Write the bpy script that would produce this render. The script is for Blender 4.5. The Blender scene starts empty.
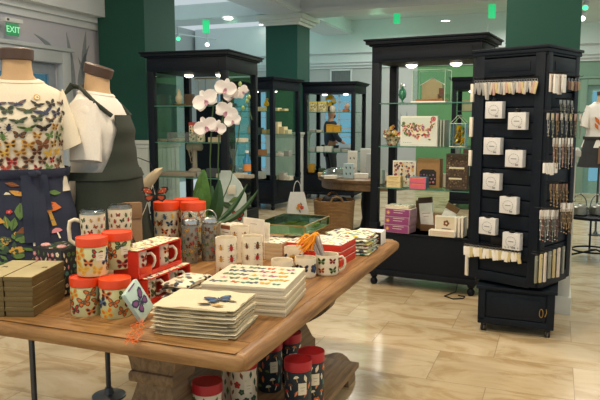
import bpy, bmesh, math, random
from math import sin, cos, pi, radians, sqrt, atan2
from mathutils import Vector, Matrix, noise
C = bpy.context.scene.collection
sc = bpy.context.scene

# ------------------------------------------------------------------ colours and materials
def hx(s):
    s = s.lstrip('#'); r = [int(s[i:i+2], 16) / 255 for i in (0, 2, 4)]
    return tuple((c / 12.92 if c <= .04045 else ((c + .055) / 1.055) ** 2.4) for c in r) + (1,)
_m = {}
def M(col, rough=.55, metal=0, var=.06, scale=25, bump=0, name=None, coat=0):
    key = (col, rough, metal, var, scale, bump, coat)
    if key in _m: return _m[key]
    m = bpy.data.materials.new(name or ('mat_' + col.strip('#'))); m.use_nodes = True
    nt = m.node_tree; b = nt.nodes['Principled BSDF']
    b.inputs['Roughness'].default_value = rough; b.inputs['Metallic'].default_value = metal
    b.inputs['Coat Weight'].default_value = coat; b.inputs['Specular IOR Level'].default_value = .25 if col in ('#08111c', '#0b1622') else .5
    c = hx(col)
    tc = nt.nodes.new('ShaderNodeTexCoord'); n = nt.nodes.new('ShaderNodeTexNoise')
    n.inputs['Scale'].default_value = scale; n.inputs['Detail'].default_value = 4
    nt.links.new(tc.outputs['Object'], n.inputs['Vector'])
    r = nt.nodes.new('ShaderNodeValToRGB')
    r.color_ramp.elements[0].position = .3; r.color_ramp.elements[1].position = .7
    r.color_ramp.elements[0].color = tuple(max(0, x * (1 - var)) for x in c[:3]) + (1,)
    r.color_ramp.elements[1].color = tuple(min(1, x * (1 + var)) for x in c[:3]) + (1,)
    nt.links.new(n.outputs['Fac'], r.inputs['Fac']); nt.links.new(r.outputs['Color'], b.inputs['Base Color'])
    if bump:
        bp = nt.nodes.new('ShaderNodeBump'); bp.inputs['Strength'].default_value = bump; bp.inputs['Distance'].default_value = .004
        nt.links.new(n.outputs['Fac'], bp.inputs['Height']); nt.links.new(bp.outputs['Normal'], b.inputs['Normal'])
    _m[key] = m
    return m
def emis(name, col, s):
    m = bpy.data.materials.new(name); m.use_nodes = True; b = m.node_tree.nodes['Principled BSDF']
    b.inputs['Base Color'].default_value = hx(col); b.inputs['Emission Color'].default_value = hx(col)
    b.inputs['Emission Strength'].default_value = s
    return m
def glassm(name, col, gloss=.12, tint=1.0, rough=.02):
    m = bpy.data.materials.new(name); m.use_nodes = True; nt = m.node_tree; nt.nodes.clear()
    o = nt.nodes.new('ShaderNodeOutputMaterial'); mx = nt.nodes.new('ShaderNodeMixShader')
    t = nt.nodes.new('ShaderNodeBsdfTransparent'); g = nt.nodes.new('ShaderNodeBsdfGlossy')
    t.inputs['Color'].default_value = hx(col); g.inputs['Roughness'].default_value = rough
    lw = nt.nodes.new('ShaderNodeLayerWeight'); lw.inputs['Blend'].default_value = .25
    mm = nt.nodes.new('ShaderNodeMath'); mm.operation = 'MULTIPLY_ADD'; mm.inputs[1].default_value = .22; mm.inputs[2].default_value = gloss
    nt.links.new(lw.outputs['Fresnel'], mm.inputs[0]); nt.links.new(mm.outputs[0], mx.inputs['Fac'])
    nt.links.new(t.outputs[0], mx.inputs[1]); nt.links.new(g.outputs[0], mx.inputs[2]); nt.links.new(mx.outputs[0], o.inputs['Surface'])
    return m
def wood(name, c1, c2, c3, sx=1.0, rough=.45, cross=False):
    m = bpy.data.materials.new(name); m.use_nodes = True; nt = m.node_tree; b = nt.nodes['Principled BSDF']
    b.inputs['Roughness'].default_value = rough
    tc = nt.nodes.new('ShaderNodeTexCoord'); mp = nt.nodes.new('ShaderNodeMapping')
    mp.inputs['Scale'].default_value = (1.6 * sx, 22 / max(sx, .01) if sx < 1 else 22, 14)
    if cross: mp.inputs['Scale'].default_value = (22, 1.6, 14)
    n = nt.nodes.new('ShaderNodeTexNoise'); n.inputs['Scale'].default_value = 2.2; n.inputs['Detail'].default_value = 8; n.inputs['Roughness'].default_value = .62
    n.inputs['Distortion'].default_value = .6
    r = nt.nodes.new('ShaderNodeValToRGB'); e = r.color_ramp.elements
    e[0].position = .3; e[0].color = hx(c1); e[1].position = .72; e[1].color = hx(c3); x = e.new(.5); x.color = hx(c2)
    nt.links.new(tc.outputs['Object'], mp.inputs['Vector']); nt.links.new(mp.outputs[0], n.inputs['Vector'])
    nt.links.new(n.outputs['Fac'], r.inputs['Fac']); nt.links.new(r.outputs['Color'], b.inputs['Base Color'])
    bp = nt.nodes.new('ShaderNodeBump'); bp.inputs['Strength'].default_value = .25; bp.inputs['Distance'].default_value = .003
    nt.links.new(n.outputs['Fac'], bp.inputs['Height']); nt.links.new(bp.outputs['Normal'], b.inputs['Normal'])
    return m
def printed(name, base, cols, scale=40, thr=.32):
    """small printed motifs: voronoi blobs of several inks on a base colour"""
    m = bpy.data.materials.new(name); m.use_nodes = True; nt = m.node_tree; b = nt.nodes['Principled BSDF']; b.inputs['Roughness'].default_value = .7
    tc = nt.nodes.new('ShaderNodeTexCoord'); v = nt.nodes.new('ShaderNodeTexVoronoi'); v.inputs['Scale'].default_value = scale
    n = nt.nodes.new('ShaderNodeTexNoise'); n.inputs['Scale'].default_value = scale * 1.7
    ad = nt.nodes.new('ShaderNodeMixRGB'); ad.blend_type = 'ADD'; ad.inputs['Fac'].default_value = .012
    nt.links.new(tc.outputs['Object'], ad.inputs[1]); nt.links.new(n.outputs['Color'], ad.inputs[2]); nt.links.new(ad.outputs[0], v.inputs['Vector'])
    sp = nt.nodes.new('ShaderNodeSeparateColor'); nt.links.new(v.outputs['Color'], sp.inputs[0])
    r = nt.nodes.new('ShaderNodeValToRGB'); r.color_ramp.interpolation = 'CONSTANT'; e = r.color_ramp.elements
    e[0].position = 0; e[0].color = hx(cols[0]); e[1].position = 1 / len(cols); e[1].color = hx(cols[1 % len(cols)])
    for i in range(2, len(cols)): x = e.new(i / len(cols)); x.color = hx(cols[i])
    nt.links.new(sp.outputs[0], r.inputs['Fac'])
    lt = nt.nodes.new('ShaderNodeMath'); lt.operation = 'LESS_THAN'; lt.inputs[1].default_value = thr; nt.links.new(v.outputs['Distance'], lt.inputs[0])
    mx = nt.nodes.new('ShaderNodeMixRGB'); mx.inputs[1].default_value = hx(base)
    nt.links.new(lt.outputs[0], mx.inputs['Fac']); nt.links.new(r.outputs['Color'], mx.inputs[2]); nt.links.new(mx.outputs[0], b.inputs['Base Color'])
    return m
BLACK = M('#08111c', .55, name='black_paint', var=.1)
BLACK2 = M('#0b1622', .55, name='black_slat_paint', var=.12)
CREAM = M('#e4d9c0', .6, name='cream'); WHITE = M('#f1efea', .55, name='white')
GLASS = glassm('clear_glass', '#f2faf6', .02); GSHELF = glassm('green_edge_glass', '#d3e8dd', .06)
GEDGE = M('#4d7d72', .25, name='glass_edge_green')
LAMP = emis('warm_lamp_lens', '#fff6e6', 9.0)
CHROME = M('#c9cac8', .22, .95, name='polished_steel'); BRASS = M('#b5975a', .3, .9, name='brass')
WIRE = M('#2a2a2c', .4, .6, name='dark_wire')

# ------------------------------------------------------------------ mesh builder
class G:
    def __init__(s): s.V = []; s.F = []; s.I = []; s.S = []; s.T = Matrix.Identity(4)
    def add(s, vs, fs, mi=0, smooth=False):
        o = len(s.V); s.V += [tuple(s.T @ Vector(v)) for v in vs]
        for k, f in enumerate(fs):
            s.F.append([i + o for i in f]); s.I.append(mi[k] if isinstance(mi, list) else mi); s.S.append(smooth)
        return s
    def box(s, c, d, mi=0, bev=0, rz=0, R=None):
        bm = bmesh.new(); bmesh.ops.create_cube(bm, size=1)
        for v in bm.verts: v.co = Vector((v.co.x * d[0], v.co.y * d[1], v.co.z * d[2]))
        if bev: bmesh.ops.bevel(bm, geom=bm.edges[:], offset=bev, segments=2, affect='EDGES', profile=.6)
        Mx = Matrix.Translation(c) @ (R.to_4x4() if R else Matrix.Rotation(rz, 4, 'Z'))
        bm.verts.index_update()
        s.add([Mx @ v.co for v in bm.verts], [[v.index for v in f.verts] for f in bm.faces], mi, bev > 0); bm.free(); return s
    def lathe(s, prof, c=(0, 0, 0), seg=28, mi=0, R=None, cap=True):
        vs = []; fs = []; ms = []; n = len(prof)
        for (r, z) in prof:
            for k in range(seg): a = 2 * pi * k / seg; vs.append(Vector((r * cos(a), r * sin(a), z)))
        for i in range(n - 1):
            for k in range(seg):
                k2 = (k + 1) % seg; fs.append([i * seg + k, i * seg + k2, (i + 1) * seg + k2, (i + 1) * seg + k]); ms.append(mi[i] if isinstance(mi, list) else mi)
        if cap:
            fs.append(list(range(seg))[::-1]); ms.append(mi[0] if isinstance(mi, list) else mi)
            fs.append([(n - 1) * seg + k for k in range(seg)]); ms.append(mi[-1] if isinstance(mi, list) else mi)
        if R: vs = [R @ v for v in vs]
        c = Vector(c); s.add([v + c for v in vs], fs, ms, True); return s
    def tube(s, pts, r, seg=8, mi=0, closed=False):
        pts = [Vector(p) for p in pts]; n = len(pts); rr = r if isinstance(r, list) else [r] * n
        vs = []; fs = []; up = Vector((0, 0, 1)); prev = None
        for i, p in enumerate(pts):
            if closed: t = pts[(i + 1) % n] - pts[i - 1]
            else: t = pts[min(i + 1, n - 1)] - pts[max(i - 1, 0)]
            t.normalize()
            if prev is None: a = t.cross(up if abs(t.z) < .9 else Vector((1, 0, 0)))
            else: a = prev - t * prev.dot(t)
            a.normalize(); prev = a; b = t.cross(a)
            for k in range(seg): q = 2 * pi * k / seg; vs.append(p + (a * cos(q) + b * sin(q)) * rr[i])
        for i in range(n if closed else n - 1):
            j = (i + 1) % n
            for k in range(seg): k2 = (k + 1) % seg; fs.append([i * seg + k, i * seg + k2, j * seg + k2, j * seg + k])
        if not closed: fs.append(list(range(seg))[::-1]); fs.append([(n - 1) * seg + k for k in range(seg)])
        s.add(vs, fs, mi, True); return s
    def prism(s, poly, h, mi=0, Mx=None):
        n = len(poly); Mx = Mx or Matrix.Identity(4)
        vs = [Mx @ Vector((x, y, 0)) for x, y in poly] + [Mx @ Vector((x, y, h)) for x, y in poly]
        fs = [list(range(n))[::-1], [n + k for k in range(n)]] + [[k, (k + 1) % n, n + (k + 1) % n, n + k] for k in range(n)]
        s.add(vs, fs, mi); return s
    def loft(s, rings, mi=0, cap=True, closed=True, smooth=True):
        n = len(rings[0]); vs = [v for r in rings for v in r]; fs = []
        for i in range(len(rings) - 1):
            for k in range(n if closed else n - 1): k2 = (k + 1) % n; fs.append([i * n + k, i * n + k2, (i + 1) * n + k2, (i + 1) * n + k])
        if cap and closed: fs.append(list(range(n))[::-1]); fs.append([(len(rings) - 1) * n + k for k in range(n)])
        s.add(vs, fs, mi, smooth); return s
    def grid(s, f, nu, nv, mi=0, th=0):
        """surface f(i/nu, j/nv) -> point, made double with thickness th along -normal"""
        P = [[Vector(f(i / nu, j / nv)) for j in range(nv + 1)] for i in range(nu + 1)]
        vs = [p for r in P for p in r]; fs = []; w = nv + 1
        for i in range(nu):
            for j in range(nv): fs.append([i * w + j, (i + 1) * w + j, (i + 1) * w + j + 1, i * w + j + 1])
        if th:
            N = []
            for i in range(nu + 1):
                for j in range(nv + 1):
                    a = P[min(i + 1, nu)][j] - P[max(i - 1, 0)][j]; b = P[i][min(j + 1, nv)] - P[i][max(j - 1, 0)]
                    n_ = a.cross(b); n_.normalize(); N.append(n_)
            o = len(vs); vs += [v - n_ * th for v, n_ in zip(vs[:], N)]
            fs += [[o + q for q in reversed(f_)] for f_ in fs[:]]
            bd = [i * w for i in range(nu + 1)] + [nu * w + j for j in range(1, nv + 1)] + [i * w + nv for i in range(nu - 1, -1, -1)] + [j for j in range(nv - 1, 0, -1)]
            for k in range(len(bd)): a, b = bd[k], bd[(k + 1) % len(bd)]; fs.append([b, a, o + a, o + b])
        s.add(vs, fs, mi, True); return s
    def build(s, name, mats, parent=None, loc=None, rz=0, angle=40):
        me = bpy.data.meshes.new(name); me.from_pydata([tuple(v) for v in s.V], [], s.F)
        if not isinstance(mats, (list, tuple)): mats = [mats]
        for m in mats: me.materials.append(m)
        me.polygons.foreach_set('material_index', s.I); me.polygons.foreach_set('use_smooth', s.S)
        me.validate(); me.update()
        try: me.set_sharp_from_angle(angle=radians(angle))
        except Exception: pass
        o = bpy.data.objects.new(name, me); C.objects.link(o)
        if parent: o.parent = parent
        if loc is not None: o.location = loc
        o.rotation_euler.z = rz
        return o
def tag(o, label, cat, group=None, kind=None):
    o['label'] = label; o['category'] = cat
    if group: o['group'] = group
    if kind: o['kind'] = kind
    return o
def thing(name, label, cat, loc=(0, 0, 0), rz=0, group=None):
    o = bpy.data.objects.new(name, None); C.objects.link(o); o.location = loc; o.rotation_euler.z = rz; o.empty_display_size = .05
    return tag(o, label, cat, group)
def struct(o): o['kind'] = 'structure'; return o
def dup(root, loc, rz=None, label=None, group=None):
    def cp(o, par):
        c = o.copy(); C.objects.link(c)
        if par: c.parent = par
        for ch in list(o.children): cp(ch, c)
        return c
    r = cp(root, None); r.location = loc
    if rz is not None: r.rotation_euler.z = rz
    if label: r['label'] = label
    if group: r['group'] = group
    return r

# ------------------------------------------------------------------ printed motifs (thin inked polygons laid in a part's own surface)
def ell(cx, cy, rx, ry, n=10, a0=0): return [(cx + rx * cos(2 * pi * k / n + a0), cy + ry * sin(2 * pi * k / n + a0)) for k in range(n)]
UL = [(.05, .08), (.2, .5), (.6, .8), (.95, .78), (1, .5), (.8, .12), (.4, .0)]
LL = [(.05, .0), (.4, -.03), (.78, -.05), (.82, -.38), (.55, -.72), (.25, -.6), (.08, -.3)]
def mir(p): return [(-x, y) for x, y in p][::-1]
def shr(p, f):
    cx = sum(x for x, y in p) / len(p); cy = sum(y for x, y in p) / len(p); return [(cx + (x - cx) * f, cy + (y - cy) * f) for x, y in p]
def motif(kind, c):
    if kind == 'bf':
        o = [(q, c[0], 0) for q in (UL, mir(UL), LL, mir(LL))] + [(shr(q, .62), c[1], 1) for q in (UL, mir(UL), LL, mir(LL))]
        return o + [(ell(0, -.02, .07, .45, 8), c[0], 2)]
    if kind == 'mo':
        A = [(.04, .1), (.45, .42), (1.15, .6), (1.25, .45), (.95, .12), (.5, -.12), (.05, -.1)]; B = [(.04, -.08), (.45, -.12), (.6, -.3), (.35, -.5), (.08, -.4)]
        return [(q, c[0], 0) for q in (A, mir(A), B, mir(B))] + [(shr(q, .5), c[1], 1) for q in (A, mir(A))] + [(ell(0, -.05, .08, .4, 8), c[0], 2)]
    if kind == 'bt':
        return [(ell(0, -.12, .42, .68, 12), c[0], 0), (ell(0, .62, .26, .22, 8), c[1], 0), ([(-.03, .5), (-.03, -.75), (.03, -.75), (.03, .5)], c[1], 1)] + \
               [([(sx * .35, y), (sx * .8, y + dy), (sx * .8, y + dy + .08), (sx * .35, y + .1)][::(1 if sx > 0 else -1)], c[1], 0) for sx in (-1, 1) for y, dy in ((.3, .25), (-.1, 0), (-.45, -.25))]
    if kind == 'ms':
        return [([(-.12, -1), (.12, -1), (.09, .1), (-.09, .1)], c[1], 0), ([(-.75, .1), (-.3, .0), (.3, .0), (.75, .1), (.5, .55), (0, .75), (-.5, .55)], c[0], 1)]
    if kind == 'lf':
        return [([(0, -1), (.25, -.5), (.4, 0), (.25, .5), (0, 1), (-.25, .5), (-.4, 0), (-.25, -.5)], c[0], 0), ([(-.03, -.9), (.03, -.9), (.02, .8), (-.02, .8)], c[1], 1)]
    if kind == 'fl':
        return [(ell(.5 * cos(q), .5 * sin(q), .38, .38, 7), c[0], 0) for q in [i * 2 * pi / 5 for i in range(5)]] + [(ell(0, 0, .25, .25, 7), c[1], 1)]
    if kind == 'gr':   # gold hoops seal
        return [(ell(0, 0, 1, 1, 14), c[0], 0), (ell(0, 0, .7, .7, 14), c[1], 1), (ell(.1, 0, .35, .35, 10), c[0], 2)]
    return [(ell(0, 0, .6, .6, 8), c[0], 0)]
def stamp(g, f, kind, c, a, b, s, rot=0, flip=1):
    """c: material slots; f(a,b,off)-> point"""
    for poly, mi, lay in motif(kind, c):
        pts = [f(a + s * flip * (x * cos(rot) - y * sin(rot)), b + s * (x * sin(rot) + y * cos(rot)), .0009 + .0005 * lay) for x, y in poly]
        g.add(pts, [list(range(len(pts)))], mi)
def cylmap(r, z0=0): return lambda a, b, o: Vector(((r + o) * cos(a / r), (r + o) * sin(a / r), z0 + b))
def planemap(o0, ex, ey, n):
    o0, ex, ey, n = Vector(o0), Vector(ex), Vector(ey), Vector(n); return lambda a, b, o: o0 + ex * a + ey * b + n * o
def scatter(g, f, A, B, nx, ny, s, kinds, sets, rng, jit=.25, rots=.5, stag=True):
    for j in range(ny):
        for i in range(nx):
            a = A[0] + (A[1] - A[0]) * (i + .5 + (.5 * (j % 2) - .25 if stag else 0)) / nx; b = B[0] + (B[1] - B[0]) * (j + .5) / ny
            a += rng.uniform(-jit, jit) * s; b += rng.uniform(-jit, jit) * s
            stamp(g, f, rng.choice(kinds), rng.choice(sets), a, b, s * rng.uniform(.8, 1.1), rng.uniform(-rots, rots))
INK = {k: M(v, .6, var=.12, scale=150, name='ink_' + k) for k, v in dict(black='#26231f', orange='#d8702a', red='#b8302a', yellow='#e0b53c', green='#5c7a3c', blue='#3c5f86', brown='#7a4a28', cream='#efe3c8', teal='#4f8c86', white='#f4f1ea', navy='#2b3350', pink='#d98a94', dkgreen='#2f4a30', gold='#c79a3e', grey='#6b6a66', purple='#7d4a80').items()}
IK = list(INK.keys()); IX = {k: i + 1 for i, k in enumerate(IK)}      # slot 0 stays the base colour
def inks(base): return [base] + [INK[k] for k in IK]
def st(*n): return [IX[k] for k in n]

# ------------------------------------------------------------------ frames
F_ = 650.0; PIT = math.atan(80 / 650); CAMZ = 1.5
def P(px, py, z):
    """the point of the horizontal surface at height z that the photograph shows at (px, py)"""
    a = (px - 300) / F_; b = (200 - py) / F_; d = Vector((a, cos(PIT) + b * sin(PIT), -sin(PIT) + b * cos(PIT))); t = (z - CAMZ) / d.z
    return Vector((d.x * t, d.y * t, z))
YAW = radians(21.5); RT = pi / 2 - YAW                # the building's and the table's grid
EU = Vector((sin(YAW), cos(YAW), 0)); EW = Vector((-cos(YAW), sin(YAW), 0)); O0 = Vector((-.18, 1.978, 0))
def W(u, w, z=0): v = O0 + EU * u + EW * w; v.z = z; return v
TZ = .76
EXPO = 0.0
# ================================================================== THE ROOM (grid frame: x = u, y = w, rotated by RT about O0)
def room(g, name, mats): o = g.build(name, mats, loc=O0, rz=RT); return struct(o)
# floor: honed travertine tiles
fm = bpy.data.materials.new('travertine'); fm.use_nodes = True; nt = fm.node_tree; b = nt.nodes['Principled BSDF']
tc = nt.nodes.new('ShaderNodeTexCoord')
br = nt.nodes.new('ShaderNodeTexBrick'); br.inputs['Scale'].default_value = 1; br.inputs['Brick Width'].default_value = .8; br.inputs['Row Height'].default_value = .5
br.inputs['Mortar Size'].default_value = .0022; br.inputs['Mortar Smooth'].default_value = .3; br.offset = .42
br.inputs['Color1'].default_value = (0, 0, 0, 1); br.inputs['Color2'].default_value = (1, 1, 1, 1); br.inputs['Mortar'].default_value = (.3, .3, .3, 1)
mb_ = nt.nodes.new('ShaderNodeMapping'); mb_.inputs['Rotation'].default_value = (0, 0, pi / 2); mb_.inputs['Location'].default_value = (.22, .12, 0); nt.links.new(tc.outputs['Object'], mb_.inputs['Vector']); nt.links.new(mb_.outputs[0], br.inputs['Vector'])
mp = nt.nodes.new('ShaderNodeMapping'); mp.inputs['Scale'].default_value = (2.3, 1.0, 1); nt.links.new(tc.outputs['Object'], mp.inputs['Vector'])
off = nt.nodes.new('ShaderNodeMixRGB'); off.blend_type = 'ADD'; off.inputs['Fac'].default_value = 1
sc_ = nt.nodes.new('ShaderNodeVectorMath'); sc_.operation = 'SCALE'; sc_.inputs['Scale'].default_value = 7
nt.links.new(br.outputs['Color'], sc_.inputs[0]); nt.links.new(mp.outputs[0], off.inputs[1]); nt.links.new(sc_.outputs[0], off.inputs[2])
n1 = nt.nodes.new('ShaderNodeTexNoise'); n1.inputs['Scale'].default_value = 2.1; n1.inputs['Detail'].default_value = 10; n1.inputs['Roughness'].default_value = .62; n1.inputs['Distortion'].default_value = .9
nt.links.new(off.outputs[0], n1.inputs['Vector'])
r = nt.nodes.new('ShaderNodeValToRGB'); e = r.color_ramp.elements
e[0].position = .25; e[0].color = hx('#ad9674'); e[1].position = .75; e[1].color = hx('#dfd2b8'); x = e.new(.5); x.color = hx('#ccbb9b'); x = e.new(.42); x.color = hx('#baa47f')
nt.links.new(n1.outputs['Fac'], r.inputs['Fac'])
tv = nt.nodes.new('ShaderNodeMixRGB'); tv.blend_type = 'MULTIPLY'; tv.inputs['Fac'].default_value = 1
tr = nt.nodes.new('ShaderNodeValToRGB'); tr.color_ramp.elements[0].color = (.86, .83, .78, 1); tr.color_ramp.elements[1].color = (1, 1, 1, 1)
nt.links.new(br.outputs['Color'], tr.inputs['Fac']); nt.links.new(r.outputs['Color'], tv.inputs[1]); nt.links.new(tr.outputs['Color'], tv.inputs[2])
mo = nt.nodes.new('ShaderNodeMixRGB'); mo.inputs[2].default_value = hx('#94846c'); nt.links.new(br.outputs['Fac'], mo.inputs['Fac']); nt.links.new(tv.outputs[0], mo.inputs[1])
nt.links.new(mo.outputs[0], b.inputs['Base Color'])
n2 = nt.nodes.new('ShaderNodeTexNoise'); n2.inputs['Scale'].default_value = 5; n2.inputs['Detail'].default_value = 5; nt.links.new(off.outputs[0], n2.inputs['Vector'])
rr = nt.nodes.new('ShaderNodeMapRange'); rr.inputs['To Min'].default_value = .1; rr.inputs['To Max'].default_value = .34; nt.links.new(n2.outputs['Fac'], rr.inputs['Value']); nt.links.new(rr.outputs[0], b.inputs['Roughness'])
bp = nt.nodes.new('ShaderNodeBump'); bp.inputs['Strength'].default_value = .12; bp.inputs['Distance'].default_value = .01; nt.links.new(n2.outputs['Fac'], bp.inputs['Height']); nt.links.new(bp.outputs[0], b.inputs['Normal'])
WL = 4.155; WR = 7.6; WB = 12.8; ZC = 3.7
g = G().box((4.6, -2, -.05), (17.5, 13, .1)); room(g, 'floor', fm)
CEIL = M('#c9d1d3', .6, var=.02, name='ceiling_paint', scale=2); TRIMW = M('#d3dadf', .5, var=.02, name='trim_paint', scale=3)
g = G().box((4.6, -2, ZC + .05), (17.5, 13, .1)); room(g, 'ceiling', CEIL)
WPUR = M('#bfc1cd', .7, var=.03, scale=2, name='lavender_wall_paint'); WGRY = M('#b4b8ba', .7, var=.02, scale=2, name='grey_wall_paint')
GRN = M('#124a3f', .75, var=.04, scale=3, name='deep_green_paint'); GRN2 = M('#5c8f60', .6, var=.04, scale=3, name='leaf_green_paint'); MINT = M('#7f9c8c', .6, var=.03, scale=3, name='mint_paint')
BEAD = M('#d3d6d0', .5, var=.02, scale=3, name='wainscot_white')
def wall_holes(g, L0, L1, H, holes, fixed, axis, th=.14):
    """a wall along u (axis 0, at w=fixed) or along w (axis 1, at u=fixed), with rectangular openings (a0,a1,z0,z1)"""
    xs = sorted({L0, L1} | {h[0] for h in holes} | {h[1] for h in holes})
    for a0, a1 in zip(xs[:-1], xs[1:]):
        segs = [(0, H)]
        for h in holes:
            if h[0] <= a0 + 1e-6 and h[1] >= a1 - 1e-6:
                ns = []
                for z0, z1 in segs:
                    if h[2] > z0: ns.append((z0, min(z1, h[2])))
                    if h[3] < z1: ns.append((max(z0, h[3]), z1))
                segs = ns
        for z0, z1 in segs:
            if z1 - z0 < 1e-3: continue
            c = ((a0 + a1) / 2, fixed + th / 2, (z0 + z1) / 2); d = (a1 - a0, th, z1 - z0)
            g.box(c if axis == 0 else (c[1], c[0], c[2]), d if axis == 0 else (d[1], d[0], d[2]))
g = G(); wall_holes(g, -4, 5.1, ZC, [(1.95, 3.9, 0, 2.10)], WL, 0); room(g, 'wall_left', WPUR)
g = G(); wall_holes(g, 5.1, WB + .14, ZC, [], WR, 0); room(g, 'wall_left_rear', WGRY)
g = G(); wall_holes(g, WL, WR + .14, ZC, [], 4.96, 1); room(g, 'wall_left_return', WGRY)
# back wall: grey from the left corner, then green and mint towards the right
g = G(); wall_holes(g, 2.05, WR, ZC, [(3.5, 4.25, .9, 2.12), (5.3, 7.1, .3, 2.2)], WB, 1); room(g, 'wall_back', WGRY)
g = G(); wall_holes(g, -.9, 2.05, ZC, [], WB, 1); room(g, 'wall_back_green', GRN2)
g = G(); wall_holes(g, -8.5, -.9, ZC, [(-2.65, -1.42, 0, 2.2)], WB, 1); room(g, 'wall_back_mint', MINT)
# crowns and bulkheads
g = G()
for i, (z0, z1, d) in enumerate(((2.53, 2.6, .04), (2.6, 2.66, .09), (2.66, ZC, .2))): g.box((.5, WL - d / 2, (z0 + z1) / 2), (8.9, d, z1 - z0))
room(g, 'trim_1', TRIMW)
g = G()
for i, (z0, z1, d) in enumerate(((2.68, 2.74, .05), (2.74, 2.80, .12), (2.80, 3.0, .18), (3.0, ZC, .3))): g.box((WB - d / 2, -.5, (z0 + z1) / 2), (d, 16, z1 - z0))
room(g, 'trim_2', TRIMW)
# ceiling beams on the column grid
def beam(name, x0, x1, y0, y1, e=0):
    g = G().box(((x0 + x1) / 2, (y0 + y1) / 2, (3.4 + e + ZC) / 2), (x1 - x0, y1 - y0, ZC - 3.4 - e))
    g.box(((x0 + x1) / 2, (y0 + y1) / 2, 3.445 + e), (x1 - x0 + .08, y1 - y0 + .08, .06)); room(g, name, TRIMW)
beam('trim_3', -4, WB, 3.5, 4.12); beam('trim_4', -4, WB, -1.6, -.98)
beam('trim_5', 9.4, 10.05, -8, WR, .006); beam('trim_6', 4.45, 5.1, -8, WL, .006)
# columns: green above a white panelled wainscot, moulded capital
def column(name, u, w, s, capz=3.22, orient=0):
    """(u,w) is the front right corner of the shaft as the camera sees it; the shaft runs to +u and +w"""
    c = (u + s / 2, w + s / 2)
    g = G().box((c[0], c[1], (1.25 + 3.4) / 2), (s, s, 3.4 - 1.25), 0)
    g.box((c[0], c[1], .62), (s + .02, s + .02, 1.24), 1)
    g.box((c[0], c[1], 1.25), (s + .09, s + .09, .045), 1, bev=.008); g.box((c[0], c[1], 1.205), (s + .05, s + .05, .04), 1)
    g.box((c[0], c[1], .07), (s + .06, s + .06, .14), 1, bev=.006)
    n = 7
    for k in range(n):          # beadboard battens
        for sx in (-1, 1):
            t = -s / 2 + s * (k + .5) / n
            g.box((c[0] + sx * (s / 2 + .012), c[1] + t, .65), (.008, s / n - .012, 1.05), 1); g.box((c[0] + t, c[1] + sx * (s / 2 + .012), .65), (s / n - .012, .008, 1.05), 1)
    for z0, z1, d in ((capz, capz + .05, .04), (capz + .05, capz + .1, .09), (capz + .1, 3.4, .15)): g.box((c[0], c[1], (z0 + z1) / 2), (s + 2 * d, s + 2 * d, z1 - z0), 1)
    return room(g, name, [GRN, BEAD])
column('wall_column_left', 4.48, 3.43, .63)
column('wall_column_back', 9.45, 3.58, .63)
column('wall_column_right', 3.56, -1.02, .53)
DOORP = M('#b3bcc4', .45, var=.02, name='door_paint', scale=3); ALU = M('#8d98a5', .4, .2, name='door_metal')
PANE = glassm('window_glass', '#bfe4ee', .04)
def door(name, u0, u1, H, fixed, axis, th=.14, leaves=2, paint=DOORP, metal=ALU):
    """frame + glazed leaves set in an opening"""
    root = bpy.data.objects.new(name, None); C.objects.link(root); root.location = O0; root.rotation_euler.z = RT; struct(root)
    def bx(g, a, y, z, da, dy, dz, bev=0):
        c = (a, fixed + y, z); d = (da, dy, dz)
        if axis: c = (c[1], c[0], c[2]); d = (d[1], d[0], d[2])
        g.box(c, d, 0, bev)
    g = G(); fw = .13
    bx(g, u0 - fw / 2, -.03, (H + fw) / 2, fw, .09, H + fw, .008); bx(g, u1 + fw / 2, -.03, (H + fw) / 2, fw, .09, H + fw, .008); bx(g, (u0 + u1) / 2, -.03, H + fw / 2, u1 - u0, .09, fw, .008)
    bx(g, (u0 + u1) / 2, -.04, H + fw + .02, u1 - u0 + .34, .13, .04, .006)
    g.build('door_frame', paint, root)
    L = (u1 - u0) / leaves
    for k in range(leaves):
        a0 = u0 + k * L; g = G(); s = .1
        for a in (a0 + s / 2 + .004, a0 + L - s / 2 - .004): bx(g, a, .05, H / 2, s, .045, H - .01)
        bx(g, a0 + L / 2, .05, H - .06, L - 2 * s, .045, .11); bx(g, a0 + L / 2, .05, .13, L - 2 * s, .045, .25); bx(g, a0 + L / 2, .05, 1.0, L - 2 * s, .045, .05)
        lf = g.build('door_leaf', metal, root)
        g = G(); bx(g, a0 + L / 2, .05, H / 2 + .06, L - 2 * s, .01, H - .36); g.build('door_pane', PANE, root)
        g = G(); bx(g, a0 + (L - .05 if k == 0 else .05), -.0, 1.05, .025, .03, .3, .006); g.build('door_handle', CHROME, root)
    return root
door('door_1', 1.95, 3.9, 2.10, WL, 0)
door('door_2', -2.65, -1.42, 2.2, WB, 1, leaves=1, paint=MINT, metal=M('#7fa8a0', .5, name='mint_metal'))
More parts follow.
